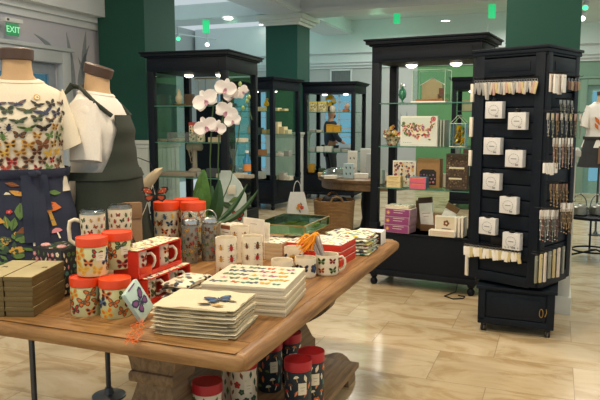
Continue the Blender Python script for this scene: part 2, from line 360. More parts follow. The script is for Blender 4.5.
def window(name, u0, u1, z0, z1, fixed, axis, nx, ny):
    root = bpy.data.objects.new(name, None); C.objects.link(root); root.location = O0; root.rotation_euler.z = RT; struct(root)
    def bx(g, a, y, z, da, dy, dz):
        c = (a, fixed + y, z); d = (da, dy, dz)
        if axis: c = (c[1], c[0], c[2]); d = (d[1], d[0], d[2])
        g.box(c, d)
    g = G(); f = .08; zc = (z0 + z1) / 2; uc = (u0 + u1) / 2
    for a in (u0, u1): bx(g, a, 0, zc, f, .1, z1 - z0 + f)
    for z in (z0, z1): bx(g, uc, 0, z, u1 - u0, .1, f)
    for k in range(1, nx): bx(g, u0 + (u1 - u0) * k / nx, .03, zc, .035, .04, z1 - z0)
    for k in range(1, ny): bx(g, uc, .03, z0 + (z1 - z0) * k / ny, u1 - u0, .04, .025)
    g.build('window_frame', DOORP, root)
    g = G(); bx(g, uc, .05, zc, u1 - u0, .008, z1 - z0); g.build('window_pane', PANE, root)
window('window_1', 3.5, 4.25, .9, 2.12, WB, 1, 2, 6)
window('window_2', 5.3, 7.1, .3, 2.2, WB, 1, 4, 3)
# vent grille, thermostat on the back wall
def onback(w, z, d=.02): return W(WB - d, w, z)
v = thing('wall_vent', 'grey louvred air vent high on the far grey wall', 'vent', onback(3.82, 2.5), RT)
g = G()
for dy, dz, sy, sz in ((-.25, 0, .04, .34), (.25, 0, .04, .34), (0, .15, .5, .04), (0, -.15, .5, .04)): g.box((0, dy, dz), (.03, sy, sz))
g.build('vent_frame', TRIMW, v)
g = G(); g.box((.015, 0, 0), (.01, .48, .3))
for k in range(12): g.box((-.002, -.22 + k * .04, 0), (.014, .014, .27))
g.build('louvres', M('#7d8488', .5), v)
# exit sign on its wall bracket
v = thing('exit_sign', 'green illuminated EXIT sign hanging from a white bracket above the door', 'sign', W(3.16, WL - .14, 2.36), RT)
g = G().box((0, 0, .085), (.22, .06, .04), bev=.006); g.build('bracket', TRIMW, v)
g = G().box((-.08, -.031, .085), (.025, .008, .02), bev=.003); g.build('test_lamp', M('#3a3a3c', .4), v)
g = G().box((0, 0, .0), (.15, .014, .115), bev=.003); pl = g.build('sign_panel', emis('exit_green', '#2f8a58', .35), v)
cu = bpy.data.curves.new('exit_text', 'FONT'); cu.body = 'EXIT'; cu.size = .085; cu.align_x = 'CENTER'; cu.align_y = 'CENTER'; cu.extrude = .002
to = bpy.data.objects.new('tmp', cu); C.objects.link(to); me = bpy.data.meshes.new_from_object(to.evaluated_get(bpy.context.evaluated_depsgraph_get())); bpy.data.objects.remove(to)
me.materials.clear(); me.materials.append(emis('exit_letters', '#8fe0ae', .7))
lo = bpy.data.objects.new('letters', me); C.objects.link(lo); lo.parent = pl; lo.location = (0, -.009, -.002); lo.rotation_euler = (pi / 2, 0, 0)
# leaf decals on the walls
DEC = M('#87919a', .8, var=.1, name='grey_leaf_paint')
def leaf_decal(name, label, pts, axis, fixed, group=None):
    """each leaf: (base a, z, length, lean, width)"""
    root = None; g = G()
    for a, z, L, lean, wd in pts:
        n = 9; left = []; right = []
        for k in range(n + 1):
            t = k / n; x = a + lean * t * t * L; y = z + L * t; h = wd * sin(pi * min(1, t * .95 + .05)) ** .8
            left.append((x - h / 2, y)); right.append((x + h / 2, y))
        for k in range(n):
            q = [left[k], right[k], right[k + 1], left[k + 1]]
            if axis == 0: g.add([(x, fixed, y) for x, y in q] + [(x, fixed - .004, y) for x, y in q], [[3, 2, 1, 0], [4, 5, 6, 7], [0, 1, 5, 4], [1, 2, 6, 5], [2, 3, 7, 6], [3, 0, 4, 7]])
            else: g.add([(fixed, x, y) for x, y in q] + [(fixed - .004, x, y) for x, y in q], [[3, 2, 1, 0], [4, 5, 6, 7], [0, 1, 5, 4], [1, 2, 6, 5], [2, 3, 7, 6], [3, 0, 4, 7]])
    o = g.build(name, DEC, loc=O0, rz=RT); tag(o, label, 'wall decal', group)
leaf_decal('leaf_wall_decal', 'tall grey leaf decals painted on the wall between the door and the green column', [(4.15, 1.7, .75, -.12, .07), (4.22, 1.75, .6, .35, .06), (4.3, 1.7, .8, .1, .08), (4.38, 1.7, .5, -.3, .06)], 0, WL - .002)
leaf_decal('leaf_wall_decal', 'small dark grey leaf decal above the corner of the left door frame', [(3.8, 2.24, .14, -1.6, .09)], 0, WL - .002)
leaf_decal('leaf_wall_decal', 'grey fern decal on the far wall, seen through the middle cabinet', [(2.12 + .05 * k, 1.1 + .02 * k, .55 - .06 * abs(k - 3), (k - 3) * .22, .04) for k in range(7)], 1, WB - .002)

# ------------------------------------------------------------------ ceiling fixtures and the light they give
def area(loc, size, power, col, rot=(0, 0, 0), shape='DISK', spread=None):
    l = bpy.data.lights.new('lamp', 'AREA'); l.shape = shape; l.size = size; l.energy = power; l.color = col
    if spread: l.spread = spread
    o = bpy.data.objects.new('lamp_light', l); C.objects.link(o); o.location = loc; o.rotation_euler = rot; return o
def ray_at(px, py, z): return P(px, py, z)
dl = None
DLAB = ['recessed ceiling downlight above the left glass cabinet', 'brightest ceiling downlight, right of the rear green column', 'recessed downlight above the left post of the middle cabinet', 'recessed downlight at the top, above the right half of the middle cabinet', 'upper of two small lamps left of the rear green column', 'lower of two small lamps left of the rear green column', 'small far downlight left of the top of the middle cabinet', 'ceiling downlight at the very top edge, left of the rear green column']
def downlight(loc, label):
    global dl
    if dl is None:
        dl = thing('ceiling_downlight', label, 'ceiling light', loc, 0, 'recessed downlights')
        G().lathe([(.085, -.012), (.11, -.008), (.11, 0), (.085, 0)], cap=False, seg=24).build('trim_ring', TRIMW, dl)
        G().lathe([(.084, -.008), (.084, -.002)], seg=24).build('lens', LAMP, dl)
        return dl
    return dup(dl, loc, label=label)
spots = [(215, 20, ZC), (337, 3, ZC), (403, 10, ZC), (446, 4, ZC), (259, 52, ZC), (258, 60, ZC), (360, 56, ZC), (228, 2, ZC)]
for (px, py, z), lab in zip(spots, DLAB):
    p = ray_at(px, py, z)
    q = p - O0; u = q.dot(EU); w = q.dot(EW)
    if u > WB - .6: p = W(WB - .5, w + 0, z)
    inb = (3.45 < w < 4.17 or -1.65 < w < -.93 or .95 < w < 1.35 or 9.35 < u < 10.1 or 4.4 < u < 5.15)
    p.z = (3.395 if inb else ZC)
    downlight(p, lab)
# track spots with green glass
TRK = M('#c9cfd2', .45, name='track_paint')
def track_spot(loc, aim, label, lens):
    r_ = thing('track_spotlight', label, 'spotlight', loc, 0, 'track spotlights')
    d = (Vector(aim) - Vector(loc)).normalized(); R = d.to_track_quat('Z', 'Y').to_matrix()
    G().tube([(0, 0, .2), (0, 0, .02)], .012).build('stem', TRK, r_)
    G().lathe([(.035, -.09), (.045, -.08), (.05, .08), (.052, .09)], R=R, seg=18).build('lamp_head', TRK, r_)
    G().lathe([(.042, .0905), (.042, .094)], R=R, seg=18).build('lens', lens, r_)
GL = emis('green_lens', '#4df0a4', 1.6); WLn = emis('white_lens', '#eafff4', 4)
for px, py, z, lab, ln in ((178, 37, 3.2, 'left track spotlight with green lens between the first green column and the left cabinet', GL), (207, 43, 3.1, 'white track spotlight just above the left cabinet', WLn),
                           (487, 36, 3.0, 'track spotlight with green lens at the top right corner of the middle cabinet', GL), (586, 5, 3.3, 'track spotlight with green lens beside the right green column, near the top edge', GL), (583, 16, 3.15, 'lit white track spotlight beside the right green column, under the green one', WLn)):
    p = P(px, py, z); k = Vector((p.x, p.y, 0)); track_spot(p, (p.x * .6, p.y * .7, .8), lab, ln)
g = G(); a, b2 = P(170, 33, 3.42), P(212, 44, 3.3)
a.z = b2.z = 3.42; g.tube([a, b2 + (b2 - a) * .1], .018); tag(g.build('lighting_track', TRK), 'pale lighting track above the left glass cabinet', 'track')
g = G(); g.tube([P(392, 35, 3.45), P(500, 29, 3.45)], .018); tag(g.build('lighting_track', TRK), 'thin lighting track above the middle cabinet', 'track')
# green glowing pendant panels
GP = emis('green_panel', '#35d98a', .6)
for px, py, z, lab, s in ((206, 26, 3.3, 'small green glowing panel hanging above the left cabinet', .13), (397, 17, 3.4, 'green glowing panel hanging above the middle cabinet, the left one', .12), (492, 11, 3.3, 'green glowing panel beside the right green column, near the top', .12)):
    p = P(px, py, z); r_ = thing('hanging_light_panel', lab, 'light panel', p, 0)
    G().box((0, 0, 0), (s * 1.0, .02, s * 2.0), bev=.004).build('panel', GP, r_)
    G().tube([(0, 0, s), (0, 0, ZC - z)], .003, 6).build('cord', WIRE, r_)
# ceiling speaker ring at top left
g = G().lathe([(.16, 0), (.17, -.01), (.15, -.015), (.14, 0)], seg=30, cap=False); o = g.build('ceiling_speaker', M('#8f979d', .5), loc=W(3.4, WL - .305, 2.98)); o.rotation_euler = (pi / 2, 0, RT); tag(o, 'thin oval ring on the white bulkhead above the exit sign', 'ceiling fitting')

WARM = (1, .82, .60); NEU = (1, .94, .84)
for u, w in ((-.6, .9), (-.6, -1.5), (1.6, 0), (1.7, 2.2), (3.0, -2.9), (-2.5, 2.4), (3.2, .4)): area(W(u, w, 3.36), .3, 40, WARM)
for u, w in ((6.3, 2.2), (6.4, -.2), (6.5, -3.2), (8.4, 2.4), (8.4, -1.5), (11.3, 2.3), (11.3, 0), (11.3, -4)): area(W(u, w, 3.36), .3, 34, NEU)
for u, w in ((10.8, 4.6), (11.3, 2.6), (11.4, -.6), (11.0, -5.2), (7, -4.8), (8.2, 5.6), (11.2, 5.8)):
    l = bpy.data.lights.new('green', 'POINT'); l.energy = 7; l.color = (.35, 1, .55); l.shadow_soft_size = .12
    o = bpy.data.objects.new('green_lamp_light', l); C.objects.link(o); o.location = W(u, w, 3.25)
wd = bpy.data.worlds.new('World'); sc.world = wd; wd.use_nodes = True; bgn = wd.node_tree.nodes['Background']
bgn.inputs['Color'].default_value = (.66, .76, .80, 1); bgn.inputs['Strength'].default_value = .82

# ================================================================== THE TABLE
TU, TW = 2.16, 1.17
WOODT = wood('honey_oak', '#64452a', '#8d6539', '#ab8352'); WOODE = wood('honey_oak_end', '#6f4f2e', '#946d40', '#b08a58', 1.0); WOODD = wood('carved_oak', '#5f4a33', '#80684a', '#977d5c', 1.0, .6)
tb = thing('display_table', 'long honey oak display table with thick rounded edge in the foreground', 'table', O0, RT)
def rrect(x0, x1, y0, y1, r, n=6):
    o = []
    for cx, cy, a in ((x1 - r, y0 + r, -pi / 2), (x1 - r, y1 - r, 0), (x0 + r, y1 - r, pi / 2), (x0 + r, y0 + r, pi)):
        for k in range(n + 1): q = a + pi / 2 * k / n; o.append((cx + r * cos(q), cy + r * sin(q)))
    return o
prof = [(.0, -.062), (-.016, -.062), (-.028, -.057), (-.034, -.045), (-.036, -.03), (-.033, -.016), (-.024, -.006), (-.012, -.001), (.0, -.0)]
rings = []
for i, (d, z) in enumerate(prof):
    e_ = -d - .036
    rings.append([Vector((x, y, TZ + z)) for x, y in rrect(-e_ - .012, TU + e_ + .012, -e_ - .012, TW + e_ + .012, .04)])
g = G().loft(rings, 0)
for i_, f_ in enumerate(g.F):
    cx_ = sum(g.V[k][0] for k in f_) / len(f_); cy_ = sum(g.V[k][1] for k in f_) / len(f_)
    if len(f_) < 6 and (cx_ < .03 or cx_ > TU - .03) and .0 < cy_ < TW: g.I[i_] = 1
g.build('tabletop', [WOODT, wood('oak_end_board', '#6f4f2e', '#946d40', '#b08a58', cross=True)], tb)
# lengthways planks: thin grooves and a breadboard end, cut as slim raised boards
g = G()
for k in range(7):
    y0 = .03 + k * (TW - .06) / 7; g.box((TU / 2, y0 + (TW - .06) / 14, TZ + .0006), (TU - .24, (TW - .06) / 7 - .003, .0012))
g.build('plank', WOODT, tb)
for x in (.058, TU - .058): G().box((0, 0, 0), (TW - .06, .108, .0012)).build('breadboard_end', WOODE, tb, loc=(x, TW / 2, TZ + .0006), rz=pi / 2)
# trestles
def trestle(u):
    t = bpy.data.objects.new('trestle', None)
    g = G(); w = TW / 2
    def sq(z, s, s2=None): s2 = s2 or s; return [Vector((u + a * s2 / 2, w + b_ * s / 2, z)) for a, b_ in ((-1, -1), (1, -1), (1, 1), (-1, 1))]
    rs = [sq(.12, .36, .22), sq(.2, .36, .22), sq(.215, .33, .2), sq(.3, .25, .17), sq(.38, .19, .14), (sq(.44, .155, .12)), sq(.442, .2, .16), sq(.45, .21, .17), sq(.475, .21, .17), sq(.485, .2, .16), sq(.487, .2, .14), sq(.56, .23, .15), sq(.62, .29, .17), sq(.684, .36, .2)]
    g.loft(rs, 0, smooth=False)
    return g
trestle(.42).build('pedestal', WOODD, tb); trestle(1.66).build('pedestal', WOODD, tb)
def scroll(u, th=.13):
    pts = []; w0, w1 = .14, TW - .14; c = TW / 2
    prof = [(0, .2), (.1, .2), (.2, .19), (.3, .165), (.38, .14), (.44, .125), (.5, .118), (.56, .12), (.62, .13), (.68, .142), (.74, .148), (.8, .145), (.86, .13), (.91, .105), (.95, .07), (.975, .035), (.98, 0)]
    hw = (w1 - w0) / 2 + .01
    right = [(c + x * hw, z) for x, z in prof]; left = [(c - x * hw, z) for x, z in prof]
    poly = [(c - .98 * hw + .2, 0), (c - .98 * hw + .23, .03), (c + .98 * hw - .23, .03), (c + .98 * hw - .2, 0)] + right[::-1] + left[1:]
    Mx = Matrix(((0, 0, 1, u - th / 2), (1, 0, 0, 0), (0, 1, 0, 0), (0, 0, 0, 1)))
    return G().prism(poly, th, 0, Mx)
scroll(.42).build('scroll_foot', WOODD, tb); scroll(1.66).build('scroll_foot', WOODD, tb)
def bracket(u, sgn, th=.1):
    """carved S bracket between pedestal and top"""
    c = TW / 2; N = 16; out = []; inn = []
    for k in range(N + 1):
        t = k / N; z = .30 + .384 * t; x = .07 + .17 * t + .05 * sin(t * 2 * pi - .6); wd_ = .07 + .06 * sin(pi * t) + .03 * t
        out.append((c + sgn * (x + wd_), z)); inn.append((c + sgn * x, z))
    poly = out + inn[::-1]
    if sgn < 0: poly = poly[::-1]
    Mx = Matrix(((0, 0, 1, u - th / 2), (1, 0, 0, 0), (0, 1, 0, 0), (0, 0, 0, 1)))
    return G().prism(poly, th, 0, Mx)
for sgn in (-1, 1): bracket(1.66, sgn).build('carved_bracket', WOODD, tb)
G().box((.98, .45, .185), (1.02, .80, .03), bev=.004).build('lower_shelf', WOODD, tb)
# ================================================================== ON THE TABLE
LIDO = M('#e2491c', .38, var=.04, name='orange_lid'); LIDR = M('#b5202a', .36, var=.05, name='red_lid')
def tp(px, py, z=TZ): return P(px, py, z)
def faceyaw(loc): return atan2(-loc[1], -loc[0])        # local +x towards the camera side
TAGC = M('#e9dfc4', .6, name='cream_tag'); LINE = M('#8b7f66', .7, name='grey_line')
def tin(name, label, r, h, lid, base, sets, kinds, loc, rz=0, group=None, seed=1, tagpos=.45, ms=None, wide=True):
    rng = random.Random(seed); lh = .034 * h / .145 if h < .2 else .045
    t = thing(name, label, 'tin', loc, rz, group)
    g = G().lathe([(r * .96, 0), (r, .003), (r, h - lh)], seg=36)
    s = ms or r * .24; n = max(5, int(2 * pi * r / (s * 2.2)))
    ny = max(3, int((h - lh) / (s * 1.8)))
    scatter(g, cylmap(r), (-pi * r, pi * r), (s * .4, h - lh - s * .2), n, ny, s, kinds, sets, rng)
    g.build('tin_body', inks(base), t)
    g = G().lathe([(r * 1.0, h - lh + .001), (r * 1.045, h - lh + .003), (r * 1.045, h - .004), (r * 1.03, h), (r * .99, h), (r * .98, h - .003)], seg=36); g.build('lid', lid, t)
    if tagpos is not None:
        g = G(); f = cylmap(r + .0022); a = tagpos * r; zc = h * .52; hw, hh = r * .33, h * .11
        def q(u, v): return f(a + (u - .5) * 2 * hw, zc + (v - .5) * 2 * hh, 0)
        g.grid(q, 6, 2)
        g.grid(lambda u, v: f(a + (u - .5) * hw, zc + hh * .2 + v * .0018, .0006), 5, 1, 1); g.grid(lambda u, v: f(a + (u - .5) * hw * .7, zc - hh * .3 + v * .0015, .0006), 5, 1, 1)
        g.build('tin_label', [TAGC, LINE], t)
    return t
BFS = [st('orange', 'black'), st('black', 'orange'), st('red', 'black'), st('yellow', 'gold'), st('black', 'green'), st('blue', 'black'), st('yellow', 'orange'), st('black', 'red'), st('brown', 'orange')]
PALE = M('#dcdca6', .5, var=.03, name='pale_green_print')
fy = lambda p: faceyaw(p)
for (px, py, z, lab, sd, tg, dr) in ((87, 318, 0, 'butterfly tin with orange lid, lower row, far left beside the bronze boxes', 1, 1.2, 0), (116, 320, 0, 'butterfly tin with orange lid, front of the lower row, next to the leaning book', 2, 1.3, .2), (138, 305, 0, 'butterfly tin with orange lid, rearmost of the lower row, half hidden', 3, 1.3, -.3)):
    p = tp(px, py - 5); tin('butterfly_tin', lab, .058, .146, LIDO, PALE, BFS, ['bf'], p, fy(p) + dr, 'orange-lidded butterfly tins', sd, tg, ms=.025)
for (px, py, lab, sd) in ((93, 278, 'butterfly tin with orange lid stacked on top, the left one', 4), (118, 271, 'butterfly tin with orange lid stacked on top, the right one', 5)):
    p = P(px, py - 4, TZ + .147); p = Vector((p.x, p.y, TZ + .148)); tin('butterfly_tin', lab, .058, .146, LIDO, PALE, BFS, ['bf'], p, fy(p), 'orange-lidded butterfly tins', sd, .55, ms=.025)
# tall tins behind
CLEARP = M('#d8cfb4', .45, var=.1, name='beige_print')
for (u, w, lab, sd) in ((1.22, 1.07, 'tall orange-lidded tin behind the butterfly ornament, the left one', 11), (1.27, .93, 'tall orange-lidded tin behind the red mug boxes, beside the glass flasks', 12), (1.38, 1.04, 'tall orange-lidded tin, rearmost of the tall three', 13)):
    p = W(u, w, TZ); tin('tall_tin', lab, .066, .30, LIDO, CLEARP, BFS, ['bf', 'bt'], p, fy(p), 'tall orange-lidded tins at the back', sd, None, ms=.022)
# under the table
DARKP = M('#22303a', .5, var=.1, name='dark_forest_print'); FOR = [st('orange', 'cream'), st('red', 'cream'), st('cream', 'gold'), st('green', 'dkgreen'), st('brown', 'cream'), st('gold', 'brown'), st('teal', 'green')]
SZ = .2
for (px, py, lab, sd, base, kinds, sets) in ((270, 388, 'dark mushroom tin with red lid under the table, nearest the pedestal side', 21, DARKP, ['ms', 'lf', 'ms'], FOR), (289, 379, 'dark mushroom tin with red lid under the table, rearmost right', 22, DARKP, ['ms', 'lf'], FOR),
        (298, 411, 'dark mushroom tin with red lid under the table, front of the right pair', 23, DARKP, ['ms', 'lf'], FOR), (311, 401, 'dark mushroom tin with red lid under the table, right of the front pair', 24, DARKP, ['ms', 'lf', 'fl'], FOR),
        (244, 409, 'cream berry-print tin with red lid under the table corner', 25, CREAM, ['lf', 'fl'], [st('red', 'dkgreen'), st('dkgreen', 'green'), st('brown', 'red')]), (235, 398, 'cream foliage-print tin under the table, behind the berry-print tin', 27, CREAM, ['lf'], [st('green', 'dkgreen'), st('brown', 'gold')])):
    p = P(px, py, SZ + .001); tin('tall_tin', lab, .06, .245, LIDR, base, sets, kinds, p, fy(p), 'red-lidded tins under the table', sd, .35, ms=.019)
p = P(208, 428, SZ + .001); tin('tall_tin', 'cream tin with bright red lid under the table, beside the carved pedestal', .062, .21, LIDR, CREAM, [st('red', 'green'), st('green', 'dkgreen')], ['fl', 'lf'], p, fy(p), 'red-lidded tins under the table', 26, .35, ms=.02)

# bronze gift boxes, two columns of four
BRZ = M('#6b5a35', .45, .25, name='bronze_card'); BRZT = M('#c6bb93', .5, .1, name='champagne_card'); SEAM = M('#3c321c', .6, name='dark_seam')
c0 = tp(34, 318); rzb = pi / 2 - .06; ex = Vector((cos(rzb), sin(rzb), 0)); ey = Vector((-sin(rzb), cos(rzb), 0))
for col in range(2):
    for k in range(4):
        o = c0 + ex * .145 + ey * (.056 + .113 * col); o.z = TZ + .039 * k + .0002
        nm = ['bottom', 'second', 'third', 'top'][k]; cn = ['right', 'left'][col]
        t = thing('gift_box', f'bronze gift box, {nm} one of the {cn} stack at the left end of the table', 'box', o, rzb + random.Random(col * 4 + k).uniform(-.01, .01), 'bronze gift boxes')
        G().box((0, 0, .012), (.286, .107, .024), 0, .002).build('box_base', BRZ, t)
        g = G().box((0, 0, .031), (.29, .111, .0155), 0, .002).box((0, 0, .0389), (.284, .105, .0006), 1)
        if k == 3:
            f = planemap((0, 0, .0392), (0, 1, 0), (-1, 0, 0), (0, 0, 1)); stamp(g, f, 'bf', [2, 0], .02 if col else -.03, -.02, .012); stamp(g, f, 'dot', [2, 2], -.06, .03, .006); stamp(g, f, 'dot', [2, 2], .05, -.06, .006)
        g.build('box_lid', [BRZ, BRZT, SEAM], t)
# dark patterned box with pink roses
o = W(.43, 1.085, TZ); t = thing('patterned_box', 'dark floral gift box behind the bronze boxes with two pink rosettes on its lid', 'box', o, RT - .1)
BKP = M('#23262c', .5, name='dark_floral_card'); rng = random.Random(5)
g = G().box((0, 0, .1), (.17, .17, .2), 0, .003); SS = [st('green', 'dkgreen'), st('pink', 'cream'), st('cream', 'gold'), st('teal', 'green')]
scatter(g, planemap((-.085, 0, 0), (0, -1, 0), (0, 0, 1), (-1, 0, 0)), (-.08, .08), (.008, .19), 6, 7, .012, ['fl', 'lf'], SS, rng); scatter(g, planemap((0, -.085, 0), (1, 0, 0), (0, 0, 1), (0, -1, 0)), (-.08, .08), (.008, .19), 6, 7, .012, ['fl', 'lf'], SS, rng)
scatter(g, planemap((0, 0, .2), (0, -1, 0), (1, 0, 0), (0, 0, 1)), (-.078, .078), (-.078, .078), 6, 6, .011, ['lf', 'fl'], SS[:1] + SS[2:], rng)
g.build('box_body', inks(BKP), t)
for y in (.05, -.045): G().lathe([(.018, .201), (.021, .206), (.016, .212), (.01, .21), (.005, .215)], c=(-.045, y, 0), seg=14).build('rosette', M('#e0a8a4', .7, name='rose_ribbon'), t)

# insulated tumblers with clear lids
LIDC = glassm('clear_lid', '#dfe8ee', .25)
BUG = [st('red', 'black'), st('black', 'orange'), st('green', 'black'), st('brown', 'gold'), st('dkgreen', 'black'), st('gold', 'brown')]
def tumbler(label, loc, r, h, handle, sd):
    t = thing('tumbler', label, 'tumbler', loc, fy(loc), 'insect-print tumblers'); rng = random.Random(sd)
    g = G().lathe([(r * .82, 0), (r * .86, .006), (r, h - .02), (r, h)], seg=32); scatter(g, lambda a, b, o_: Vector(((r * (.86 + .14 * b / h) + o_ + .0006) * cos(a / r), (r * (.86 + .14 * b / h) + o_ + .0006) * sin(a / r), b)), (-pi * r, pi * r), (.02, h - .01), 10, 6, .0125, ['bf', 'bt', 'bt'], BUG, rng)
    g.build('cup', inks(CREAM), t)
    g = G().lathe([(r * .98, h), (r * 1.03, h + .002), (r * 1.03, h + .012), (r * .9, h + .014), (r * .88, h + .02), (r * .3, h + .021)], seg=32); g.build('clear_lid', LIDC, t)
    if handle: G().tube([(0, -r * .95, h - .03), (0, -r - .02, h - .022), (0, -r - .04, h - .03), (0, -r - .045, h - .06), (0, -r - .042, h - .11), (0, -r - .02, h - .13), (0, -r * .9, h - .135)], .0085, 10).build('handle', CREAM, t)
    return t
tumbler('insect-print tumbler with cream handle and clear lid, left of the other one', W(.47, .95, TZ + .161), .053, .18, True, 3)
tumbler('insect-print tumbler without handle, behind the stacked butterfly tins', W(.645, .94, TZ + .161), .053, .18, False, 4)

g = G().box((0, 0, .08), (.28, .11, .16), 0, .003); tag(g.build('cream_box', M('#cfc4a8', .6, name='riser_card'), None, W(.57, .945, TZ), RT), 'plain cream box carrying the two insect-print tumblers, behind the orange-lidded tins', 'box')
# mug maker
def mug(name, label, loc, r, h, rz, handle, sets, kinds, sd, group=None, cat='mug', base=None, ms=None, nx=6, ny=2, dy=None):
    t = thing(name, label, cat, loc, rz, group); rng = random.Random(sd)
    g = G().lathe([(r * .88, 0), (r * .98, .006), (r, .014), (r, h - .002), (r * .985, h), (r * .93, h - .001), (r * .92, .012), (.001, .01)], seg=36, cap=False); g.add([(r * .88 * cos(2 * pi * k / 36), r * .88 * sin(2 * pi * k / 36), 0) for k in range(36)], [list(range(36))[::-1]])
    s = ms or r * .38; scatter(g, cylmap(r), (-pi * r, pi * r), (h * .08, h * .92), nx, ny, s, kinds, sets, rng, jit=.1, rots=.15, stag=False)
    g.build('mug_body', inks(base or CREAM), t)
    if handle is not None:
        a = handle; d = Vector((cos(a), sin(a), 0))
        g = G().tube([d * (r - .003) + Vector((0, 0, h * .82)), d * (r + .018) + Vector((0, 0, h * .86)), d * (r + .031) + Vector((0, 0, h * .7)), d * (r + .033) + Vector((0, 0, h * .5)), d * (r + .026) + Vector((0, 0, h * .3)), d * (r + .01) + Vector((0, 0, h * .17)), d * (r - .004) + Vector((0, 0, h * .18))], .0058, 10); g.build('handle', base or CREAM, t)
    return t
BUG2 = [st('green', 'black'), st('red', 'black'), st('gold', 'brown'), st('brown', 'black'), st('dkgreen', 'gold'), st('teal', 'black')]
for (px, py, lab, sd) in ((226.5, 277, 'tall cream beetle-print cup, left of the front pair behind the white boxed set', 31), (252.5, 275, 'tall cream beetle-print cup, right of the front pair', 32), (240, 262, 'tall cream beetle-print cup behind the front pair', 33)):
    p = tp(px, py); mug('tall_cup', lab, p, .05, .192, fy(p), None, BUG2, ['bt'], sd, 'beetle-print tall cups', 'cup', ms=.021, nx=6, ny=3)
FLB = [st('navy', 'blue'), st('gold', 'brown'), st('navy', 'black')]
for (px, py, lab, sd) in ((282, 279, 'cream butterfly-and-flower mug, left of the three low mugs', 41), (305.5, 276.5, 'cream butterfly-and-flower mug, right of the three low mugs', 42), (294, 265, 'cream mug behind the gap of the two low front mugs', 43)):
    p = tp(px, py); mug('low_mug', lab, p, .051, .095, fy(p) + .4, pi if sd != 42 else 2.6, FLB, ['bf', 'fl'], sd, 'butterfly-and-flower mugs', ms=.026, nx=6, ny=1)
pd = tp(327, 274); mug('pencil_mug', 'cream butterfly mug with handle holding the orange-tasselled pencils', pd, .056, .1, fy(pd), 1.7, [st('green', 'black'), st('red', 'black'), st('orange', 'black')], ['bf'], 45, ms=.02, nx=6, ny=2)
# pencils with orange tassels
rng = random.Random(9); ORT = M('#f6a21e', .6, name='orange_tassel'); PEN = M('#b3aaa6', .5, name='grey_pencil')
for k in range(12):
    b0 = pd + Vector((rng.uniform(-.018, .02), rng.uniform(-.02, .02), .014)); tip = b0 + Vector((-.055 - .006 * (k % 4), -.01 + .012 * (k // 4), .135 + .02 * (k % 3)))
    tip += Vector((rng.uniform(-.008, .008), rng.uniform(-.01, .01), 0)); d = (tip - b0)
    t = thing('tasselled_pencil', 'grey pencil with a bright orange tassel leaning in the butterfly mug', 'pencil', b0, 0, 'orange-tasselled pencils')
    G().tube([(0, 0, 0), d], .0042, 6).build('shaft', PEN, t)
    g = G()
    for j in range(7):
        a = rng.uniform(0, 2 * pi); s = Vector((-.02 + .014 * cos(a), .014 * sin(a), -.004 - .014 * rng.random()))
        g.tube([d, d + Vector((-.004, 0, .012)) + s * .4, d + s * 1.3, d + s * 2.0 + Vector((0, 0, -.012))], [.004, .0042, .0038, .002], 6)
    g.build('tassel', ORT, t)

# glass flasks
FLG = glassm('smoky_flask_glass', '#b9bab4', .16, rough=.08); 
for (u, w, lab, sd, a0) in ((1.12, .865, 'insect-print glass flask with steel cap and raised wire handle, left', 51, .3), (1.21, .80, 'insect-print glass flask with steel cap and wire loop, right and behind', 52, .9)):
    p = W(u, w, TZ); t = thing('flask', lab, 'flask', p, fy(p), 'insect-print flasks'); r = .042; h = .2; rng = random.Random(sd)
    g = G().lathe([(r * .9, 0), (r, .006), (r, h - .015), (r * .9, h)], seg=32); scatter(g, cylmap(r), (-pi * r, pi * r), (.015, h - .015), 6, 8, .0135, ['bt', 'bf'], BUG2 + [st('black', 'grey')], rng); g.build('bottle', [M('#85857e', .2, .25, name='smoky_bottle')] + inks(CREAM)[1:], t)
    G().lathe([(r * .93, h), (r * 1.02, h + .004), (r * 1.02, h + .028), (r * .9, h + .034)], seg=30).build('cap', CHROME, t)
    G().tube([Vector((0, r * .95 * cos(q), h + .02 + .05 * sin(q))) for q in [pi * k / 12 for k in range(13)]], .0028, 8).build('wire_handle', CHROME, t)

# red cartons of mugs, two stacked
RED = M('#d3331f', .45, name='red_card'); REDI = M('#a02214', .5, name='red_card_inside')
PATT = printed('floral_card_top', '#e6dfc0', ['#7f9a4a', '#c25a3a', '#3b4b66', '#d2a83c', '#54452d'], 55, .45)
def carton(label, loc, rz, L, Dp, H, sd):
    t = thing('mug_carton', label, 'gift box', loc, rz, 'red mug cartons'); e = .006
    g = G(); g.box((0, 0, e / 2), (L, Dp, e)).box((0, 0, H - e / 2), (L, Dp, e)).box((0, Dp / 2 - e / 2, H / 2), (L, e, H))
    for x in (-L / 2 + e / 2, -L * .03, L / 2 - e / 2): g.box((x, 0, H / 2), (e, Dp, H))
    g.box((0, -Dp / 2, .01), (L, e, .018)); g.build('carton', RED, t)
    G().box((0, 0, H + .0005), (L - .004, Dp - .004, .001)).build('printed_top', PATT, t)
    for k, x in enumerate((-L * .27, L * .24)):
        p = loc + Matrix.Rotation(rz, 3, 'Z') @ Vector((x, 0, e)); p.z = loc[2] + e + .0005
        mug('boxed_mug', f'butterfly mug in the {"left" if k == 0 else "right"} window of the {"upper" if "upper" in label else "lower"} red carton', p, .041, H - .02, rz - pi / 2, .55, [st('red', 'black'), st('black', 'green'), st('orange', 'black')], ['bf'], sd + k, 'boxed butterfly mugs', ms=.02, nx=5, ny=2)
    return t
cl = W(.62, .60, 0); cr = W(.95, .60, 0)
rc = RT + .0
p = tp(190, 287); low = p + EU * -.15 + EW * .065
carton('lower red open-fronted carton holding butterfly mugs, beside the butterfly tins', Vector((low.x, low.y, TZ)), rc, .33, .12, .105, 60)
